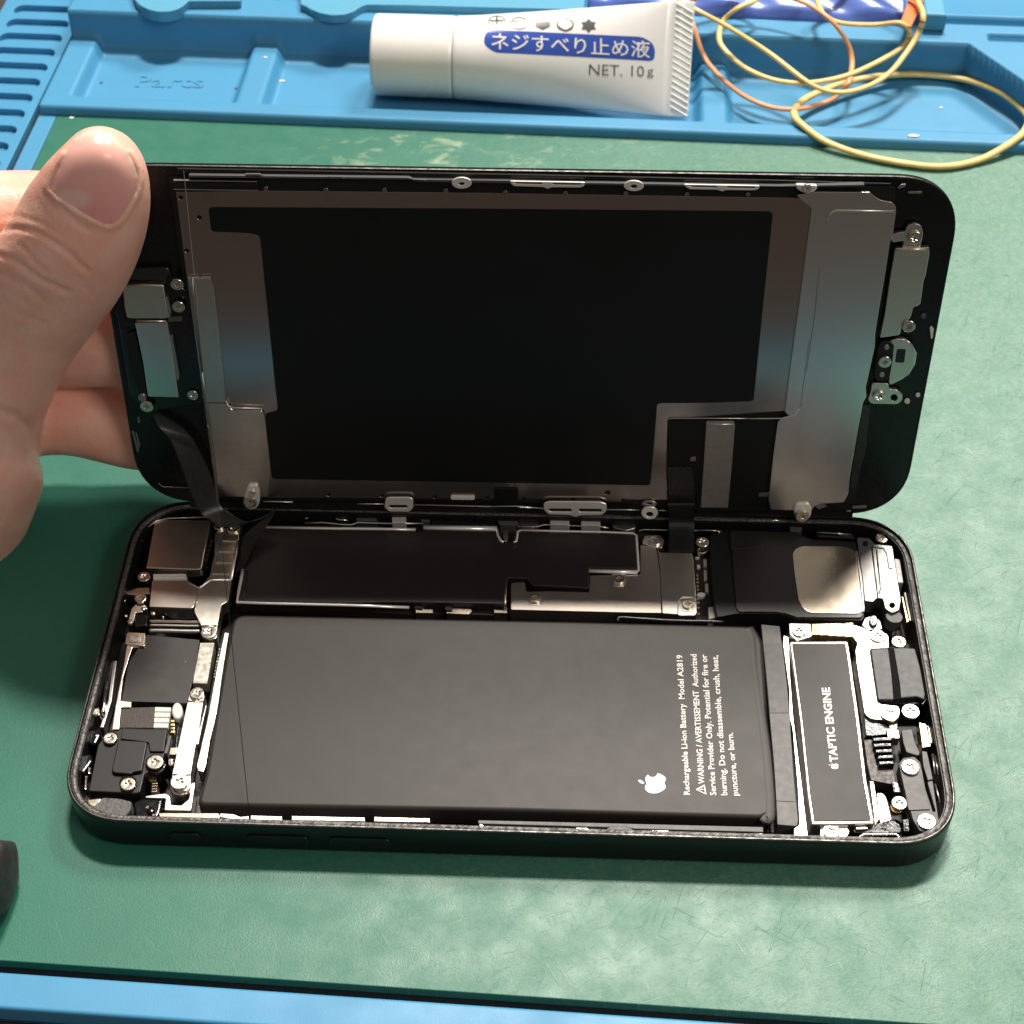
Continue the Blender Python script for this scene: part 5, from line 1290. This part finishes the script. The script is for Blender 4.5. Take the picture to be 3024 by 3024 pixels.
NAIL = [(552, 138), (610, 104), (690, 86), (770, 114), (848, 176), (922, 262), (972, 370), (982, 450), (962, 530), (914, 620), (862, 700), (826, 738), (780, 754), (730, 742), (640, 698), (560, 650), (480, 598), (404, 542), (358, 492), (402, 372), (462, 268), (508, 190)]
def inside(px_, py_, poly):
    r = np.zeros(len(px_), bool); j = len(poly) - 1
    for i in range(len(poly)):
        xi, yi = poly[i]; xj, yj = poly[j]
        c = ((yi > py_) != (yj > py_)) & (px_ < (xj - xi) * (py_ - yi) / (yj - yi + 1e-9) + xi)
        r ^= c; j = i
    return r
dn = dist_poly(NAIL, True); ins = inside(wx, wy, NAIL)
disp += np.where(ins, -0.016, 0.034 * np.exp(-((dn - 20) / 22) ** 2) * (wy > 230))
disp[~facing] = 0
co = co + nr * disp[:, None]
rm_.vertices.foreach_set('co', co.ravel()); rm_.update()
for p in rm_.polygons: p.use_smooth = True
rm_.name = 'hand'; rm_.materials.clear(); rm_.materials.append(M['skin'])
hand = bpy.data.objects.new('person', rm_); COL.objects.link(hand)
tag(hand, 'bare left hand gripping the left end of the display panel, thumb in front', 'person')
bvh = BVHTree.FromPolygons([tuple(c) for c in co], [tuple(p.vertices) for p in rm_.polygons])
# nail: a thin curved shell grown over the nail bed
out = [q for q in catmull([(*p, 0) for p in NAIL], 4, True)]
cen = Vector((690, 430, 0))
nvr, nfc, ncol = [], [], []
K = 12
def nail_pt(p, off):
    d = ray(px('W', (p.x, p.y)))
    hit, nn, _, _ = bvh.ray_cast(CAM_LOC, d)
    return hit, nn
cpos, cn = nail_pt(cen, 0)
rows = []
for kx in range(K + 1):
    rho = kx / K
    row = []
    for q in out:
        p = cen.lerp(q, rho)
        hit, nn = nail_pt(p, 0)
        if hit is None: hit, nn = cpos, cn
        row.append((p, hit, nn, rho))
    rows.append(row)
for row in rows:
    for p, hit, nn, rho in row:
        off = 0.046 * (1 - rho ** 6) + 0.004 * rho ** 6
        free = p.y < 250 and rho > 0.86
        if free: off = max(off, 0.022)
        nvr.append(hit + (nn * 0.6 + (CAM_LOC - hit).normalized() * 0.4) * off)
        lun = max(0.0, 1 - math.hypot((p.x - 500) / 150, (p.y - 590) / 75))
        pale = min(1.0, 2.2 * max(0.0, 1 - math.hypot((p.x - 505) / 175, (p.y - 575) / 95)))
        tipw = max(0.0, min(1.0, (rho - 0.90) / 0.06)) if (p.y < 420 and p.x > 600) or p.y < 160 else 0
        base = Vector((0.86, 0.47, 0.40)); deep = Vector((0.82, 0.36, 0.33))
        c = base.lerp(deep, min(1, max(0, (p.y - 330) / 380)))
        c = c.lerp(Vector((0.90, 0.62, 0.54)), pale * 0.75)
        c = c.lerp(Vector((0.92, 0.74, 0.60)), tipw * 0.8)
        ncol.append(c)
m_ = len(out)
for i in range(K):
    for j in range(m_):
        a = i * m_ + j; b = i * m_ + (j + 1) % m_
        nfc.append((a, b, b + m_, a + m_))
nail = mesh_obj('thumb_nail', nvr, nfc, M['nail'], hand, True)
att = nail.data.color_attributes.new('nail_tint', 'FLOAT_COLOR', 'POINT')
for i, c in enumerate(ncol): att.data[i].color = (c.x, c.y, c.z, 1)
# smooth the shell a little so it reads as one curved plate
nb = bmesh.new(); nb.from_mesh(nail.data)
bmesh.ops.remove_doubles(nb, verts=nb.verts, dist=0.0004)
for _ in range(4): bmesh.ops.smooth_vert(nb, verts=[v for v in nb.verts if not v.is_boundary], factor=0.5, use_axis_x=True, use_axis_y=True, use_axis_z=True)
nb.to_mesh(nail.data); nb.free()
for p in nail.data.polygons: p.use_smooth = True

# ------------------------------------------------------------------ the white tube
tb = empty('tube', MU(-0.9, 18.95, -0.08), 'white squeeze tube with blue printed band and ribbed end, lying in the blue parts tray', 'tube')
TVv, TFf, TN = [], [], 48
def tube_ring(U, t, rr):
    """cross-section: round at the cap end, pinched flat at the sealed end"""
    out_ = []
    fl = t ** 1.1
    flat_c = Vector((18.70, 1.30)); ax = Vector((math.cos(math.radians(53)), math.sin(math.radians(53)))); pr_ = Vector((-ax.y, ax.x))
    for j in range(TN):
        an = 2 * math.pi * j / TN
        c = Vector((18.95, 0.95)) + Vector((math.cos(an), math.sin(an))) * rr
        # matching point on the flat seam
        al = an - math.radians(53)
        f_ = flat_c + ax * (1.40 * math.cos(al)) + pr_ * (0.035 * math.sin(al))
        q = c.lerp(f_, fl)
        out_.append(MU(U, q.x, q.y))
    return out_
def tube_part(name, m, spec, caps=(True, True), smooth=True, parent=None):
    v, f = [], []
    for U, t, rr in spec: v += tube_ring(U, t, rr)
    for i in range(len(spec) - 1):
        for j in range(TN):
            a = i * TN + j; b = i * TN + (j + 1) % TN
            f.append((a, a + TN, b + TN, b))
    if caps[0]: f.append(tuple(range(TN)))
    if caps[1]: f.append(tuple((len(spec) - 1) * TN + j for j in range(TN))[::-1])
    return mesh_obj(name, v, f, m, parent or tb, smooth), v, f
tube_part('cap', M['tube_cap'], [(-4.93, 0, .90), (-4.96, 0, .96), (-4.93, 0, .995), (-4.86, 0, 1.01), (-4.0, 0, 1.015), (-3.0, 0, 1.02), (-2.925, 0, 1.015), (-2.90, 0, .99)])
body_o, bv, bf = tube_part('tube_body', M['tube'], [(-2.885, 0, .95), (-2.88, 0, 1.0), (-2.85, 0, 1.02), (-2.78, 0, 1.028)] + [(-2.7 + 5.27 * i / 26, i / 26, 1.03) for i in range(27)], (True, True))
tube_part('crimped_end', M['tube'], [(2.57 + 0.012 * i, 1.0, .9) for i in range(2)] + [(3.08, 1.0, .9)])
# ribs pressed across the seal
axv = Vector((math.cos(math.radians(53)), math.sin(math.radians(53)))); pv = Vector((-axv.y, axv.x))
rv, rf = [], []
for i in range(17):
    s = -1.28 + 2.5 * i / 16
    a = Vector((18.70, 1.30)) + axv * (s - 0.10); b = Vector((18.70, 1.30)) + axv * (s + 0.12)
    o = len(rv)
    for U, c in ((2.62, b), (3.05, a)):
        for dx_, dz_ in ((-0.035, 0.030), (0.0, 0.050), (0.035, 0.030)):
            q = c + axv * dx_ + pv * dz_
            rv.append(MU(U, q.x, q.y))
    rf += [(o, o + 1, o + 4, o + 3), (o + 1, o + 2, o + 5, o + 4)]
mesh_obj('seal_ribs', rv, rf, M['tube'], tb)
tbvh = BVHTree.FromPolygons([tuple(p) for p in bv], bf)
def on_tube(view, p, off):
    d = ray(px(view, p))
    hit, nn, _, _ = tbvh.ray_cast(CAM_LOC, d)
    if hit is None: return at_z(view, p, 1.0)
    if nn.dot(d) > 0: nn = -nn
    return hit + nn * off
def tube_decal(name, m, outline_px, off, inner=None, cut=16):
    """a printed shape laid on the curved body: triangulated finely, then dropped on the surface"""
    cu_v, cu_f = slab(outline_px, 0, 0.02, inner or [], 0.001, 1)
    top = [i for i, p in enumerate(cu_v) if p.z > 0.009]
    bm = bmesh.new()
    vs_ = [bm.verts.new(p) for p in cu_v]
    for q in cu_f:
        if all(cu_v[i].z > 0.0185 for i in q):
            try: bm.faces.new([vs_[i] for i in q])
            except ValueError: pass
    bmesh.ops.delete(bm, geom=[v for v in bm.verts if not v.link_faces], context='VERTS')
    for _ in range(9):
        long_ = [e_ for e_ in bm.edges if e_.calc_length() > cut * 2]
        if not long_: break
        bmesh.ops.subdivide_edges(bm, edges=long_, cuts=1)
        bmesh.ops.triangulate(bm, faces=[f_ for f_ in bm.faces if len(f_.verts) > 4])
    v2 = [v.co.copy() for v in bm.verts]
    bm.verts.index_update()
    f2 = [tuple(v.index for v in f_.verts) for f_ in bm.faces]
    bm.free()
    return mesh_obj(name, [on_tube('U', p, off) for p in v2], f2, m, body_o, True)
tube_decal('printed_band', M['label_blue'], rounded([(200, 283), (900, 318), (1590, 350), (1690, 400), (1722, 470), (1715, 560), (1680, 582), (1560, 572), (900, 535), (200, 500), (110, 440), (92, 390), (105, 325), (150, 285)], 40), 0.004, None, 7)
def tube_text(s, p0, p1, up, m, y0, cap, bold, off=0.010, name='printed_text'):
    pts, f = text_px(s, p0, p1, up, cap, bold, y0)
    return mesh_obj(name, [on_tube('U', p, off) for p in pts], f, m, body_o)
v, f, a, b = text_mesh('ネジすべり止め液', 0.006)
yl, yh = min(p.y for p in v), max(p.y for p in v)
pts = []
for q in v:
    t = (q.x - a) / (b - a); s = (q.y - yl) / (yh - yl)
    pts.append((163 + (1672 - 163) * t, 472 + (553 - 472) * t - 165 * s))
mesh_obj('printed_text', [on_tube('U', p, 0.014) for p in pts], f, M['label_white'], body_o)
tube_text('NET. 10', (1092, 712), (1616, 730), (2, -110), M['label_grey'], 0, 0.73, -0.004)
tube_text('g', (1645, 738), (1705, 738), (0, -92), M['label_grey'], -0.2, 0.56, -0.004)
def icon(outer, inner=None): tube_decal('printed_symbol', M['label_grey'], outer, 0.006, inner, 10)
icon(circle(218, 205, 86, 30, 56), [circle(218, 205, 75, 30, 46)])
icon([(208, 160), (226, 160), (226, 190), (282, 190), (282, 206), (226, 206), (226, 240), (208, 240), (208, 206), (150, 206), (150, 190), (208, 190)])
icon(circle(432, 222, 86, 30, 60), [circle(432, 222, 75, 30, 50)])
icon([(366, 200), (505, 206), (505, 216), (366, 210)])
icon([(652, 170), (724, 196), (724, 254), (652, 288), (580, 250), (582, 190)])
icon(circle(868, 240, 86, 6, 66) if False else rounded([(868, 172), (930, 190), (956, 236), (930, 284), (868, 306), (800, 280), (780, 234), (806, 188)], 20), [rounded([(868, 182), (922, 198), (944, 236), (910, 268), (868, 286), (826, 264), (792, 234), (814, 196)], 20)])
star = []
for i in range(12):
    an = math.pi * i / 6 - math.pi / 2; rr = 1.0 if i % 2 == 0 else 0.62
    star.append((1090 + 82 * rr * math.cos(an), 246 + 70 * rr * math.sin(an)))
icon(rounded(star, 10))

# ------------------------------------------------------------------ bag, strip, rubber bands, tool
bag_v, bag_f = [], []
c0 = UVT('S', (1290, 52), 1.02); c1 = UVT('T', (1318, 132), 1.02)
bn, bm_ = 70, 30
rnd = random.Random(11)
ph_ = [(rnd.uniform(0.6, 2.6), rnd.uniform(0.4, 3.0), rnd.uniform(0, 6.28), rnd.uniform(0.02, 0.07)) for _ in range(9)]
for j in range(bm_ + 1):
    for i in range(bn + 1):
        u = c0[0] + (c1[0] - c0[0]) * i / bn; vv = c0[1] + (c1[1] - c0[1]) * i / bn + 3.2 * (j / bm_) ** 1.3
        z = 1.03 + 0.30 * sst(0, 0.5, j / bm_)
        for a, b, p, am in ph_: z += am * abs(math.sin(a * u + b * vv + p)) * sst(0, 0.1, j / bm_)
        bag_v.append(MU(u, vv, z))
for j in range(bm_):
    for i in range(bn):
        a = j * (bn + 1) + i
        bag_f.append((a, a + 1, a + bn + 2, a + bn + 1))
k = len(bag_v)
for j in range(bm_ + 1):
    for i in range(bn + 1):
        q = bag_v[j * (bn + 1) + i]; bag_v.append(Vector((q.x, q.y, 1.005)))
for i in range(bn): bag_f.append((i, k + i, k + i + 1, i + 1))
for j in range(bm_):
    a = j * (bn + 1); bag_f.append((a, a + bn + 1, k + a + bn + 1, k + a)); a += bn; bag_f.append((a, k + a, k + a + bn + 1, a + bn + 1))
tag(mesh_obj('plastic_bag', bag_v, bag_f, M['bag'], None, True), 'crumpled royal blue plastic bag lying behind the white tube', 'bag')
sp = Z('T', [(1285, 128), (1345, 138), (1400, 30), (1425, -60), (1345, -60), (1318, 40)], 1.62)
v, f = slab(rounded(sp, 0.04), 1.56, 1.62, (), 0.015)
os_ = mesh_obj('plastic_strip', v, f, M['orange'])
tag(os_, 'bright orange plastic strip on the end of the blue bag', 'strip')

def band(name, pts, r, m, label):
    def clear(x, y, z):                       # rest on whatever part of the tray is there
        while z < 2.2:
            q = at_z('T', (x, y), z); u, v_ = to_uv(q)
            if v_ < 17.1 or tray_height(u, v_) + r * 0.9 <= z: return q
            z += 0.03
        return q
    P = catmull([clear(x, y, z) for x, y, z in pts], 10, True)
    o = wire(name, None, M[m], P, r, True, 0.72, 10)
    return tag(o, label, 'rubber band', 'rubber bands by the tube')
band('rubber_band', [(740, 600, .36), (790, 655, .34), (900, 732, .20), (1100, 805, .11), (1350, 852, .10), (1530, 862, .10), (1700, 828, .11), (1840, 755, .22), (1925, 690, .36), (1955, 620, .34), (1915, 560, .20), (1800, 475, .16), (1620, 412, .16), (1420, 388, .16), (1260, 388, .20), (1110, 404, .28), (950, 445, .34), (820, 500, .36), (755, 550, .37)], 0.098, 'band_yellow',
     'single yellow rubber band loop hanging over the tray edge onto the green sheet')
band('rubber_band', [(140, -10, 1.9), (230, 50, 2.05), (380, 130, 1.75), (600, 268, 1.25), (800, 420, .95), (900, 468, .80), (1000, 478, .78), (1120, 448, .82), (1230, 382, .95), (1320, 275, 1.15), (1382, 175, 1.40), (1408, 95, 1.75), (1392, 30, 1.80), (1340, -18, 1.75), (1100, -80, 1.7), (880, -40, 1.75), (868, 30, 1.72), (905, 85, 1.70), (990, 120, 1.58), (1150, 128, 1.50), (1285, 118, 1.66), (1336, 160, 1.45), (1318, 225, 1.15), (1230, 290, 1.02), (1050, 378, .92), (900, 418, .88), (760, 430, .86), (620, 410, .86), (480, 348, .92), (372, 250, 1.08), (350, 180, 1.20), (378, 100, 1.40), (450, 40, 1.70), (545, -8, 1.72), (450, -80, 1.8), (250, -70, 1.9)], 0.076, 'band_yellow',
     'yellow rubber band twisted into a double loop beside the ribbed end of the tube')
band('rubber_band', [(740, -8, 1.85), (830, 32, 1.80), (930, 105, 1.68), (1010, 210, 1.20), (1038, 300, .86), (1034, 380, .70), (1010, 450, .60), (940, 512, .48), (840, 550, .42), (740, 566, .40), (620, 556, .40), (500, 508, .42), (400, 438, .46), (312, 350, .55), (262, 270, .70), (225, 160, .9), (200, 60, 1.4), (235, -10, 2.1), (420, -80, 2.0), (600, -60, 1.95)], 0.072, 'band_orange',
     'orange rubber band, the only one of that colour, lying across the tray edge')

# dark tool handle poking in at the left edge
prof = [(-260, 16, 8), (-150, 60, 150), (-60, 150, 260), (0, 200, 300)]
tl_r = [(Vector((-9.6, -3.9, .95)), .80), (Vector((-9.2, -3.92, .95)), .92), (Vector((-8.6, -3.98, .93)), .90), (Vector((-8.2, -4.02, .90)), .70)]
hv, hf = [], []
a0 = at_z('X', (-260, 610), 0.62); a1 = at_z('X', (62, 640), 0.62)
axis = (a1 - a0).normalized(); sidev = axis.cross(Vector((0, 0, 1))).normalized()
spec = [(0.0, .60), (.25, .64), (.45, .66), (.62, .70), (.72, .78), (.80, .82), (.88, .80), (.95, .66), (1.0, .44), (1.015, .10)]
NS = 40
L0 = (a1 - a0).length
for t, r in spec:
    c = a0 + axis * (t * L0)
    for j in range(NS):
        an = 2 * math.pi * j / NS
        rr = r * 0.76 * (1 + 0.045 * math.cos(6 * an))
        hv.append(c + sidev * math.cos(an) * rr + Vector((0, 0, 1)) * math.sin(an) * rr)
for i in range(len(spec) - 1):
    for j in range(NS):
        a = i * NS + j; b = i * NS + (j + 1) % NS
        hf.append((a, b, b + NS, a + NS))
hf.append(tuple(range(NS))[::-1]); hf.append(tuple((len(spec) - 1) * NS + j for j in range(NS)))
tag(mesh_obj('tool_handle', hv, hf, M['tool'], None, True), 'rounded dark rubber tool handle lying on the green sheet at the left edge', 'tool')
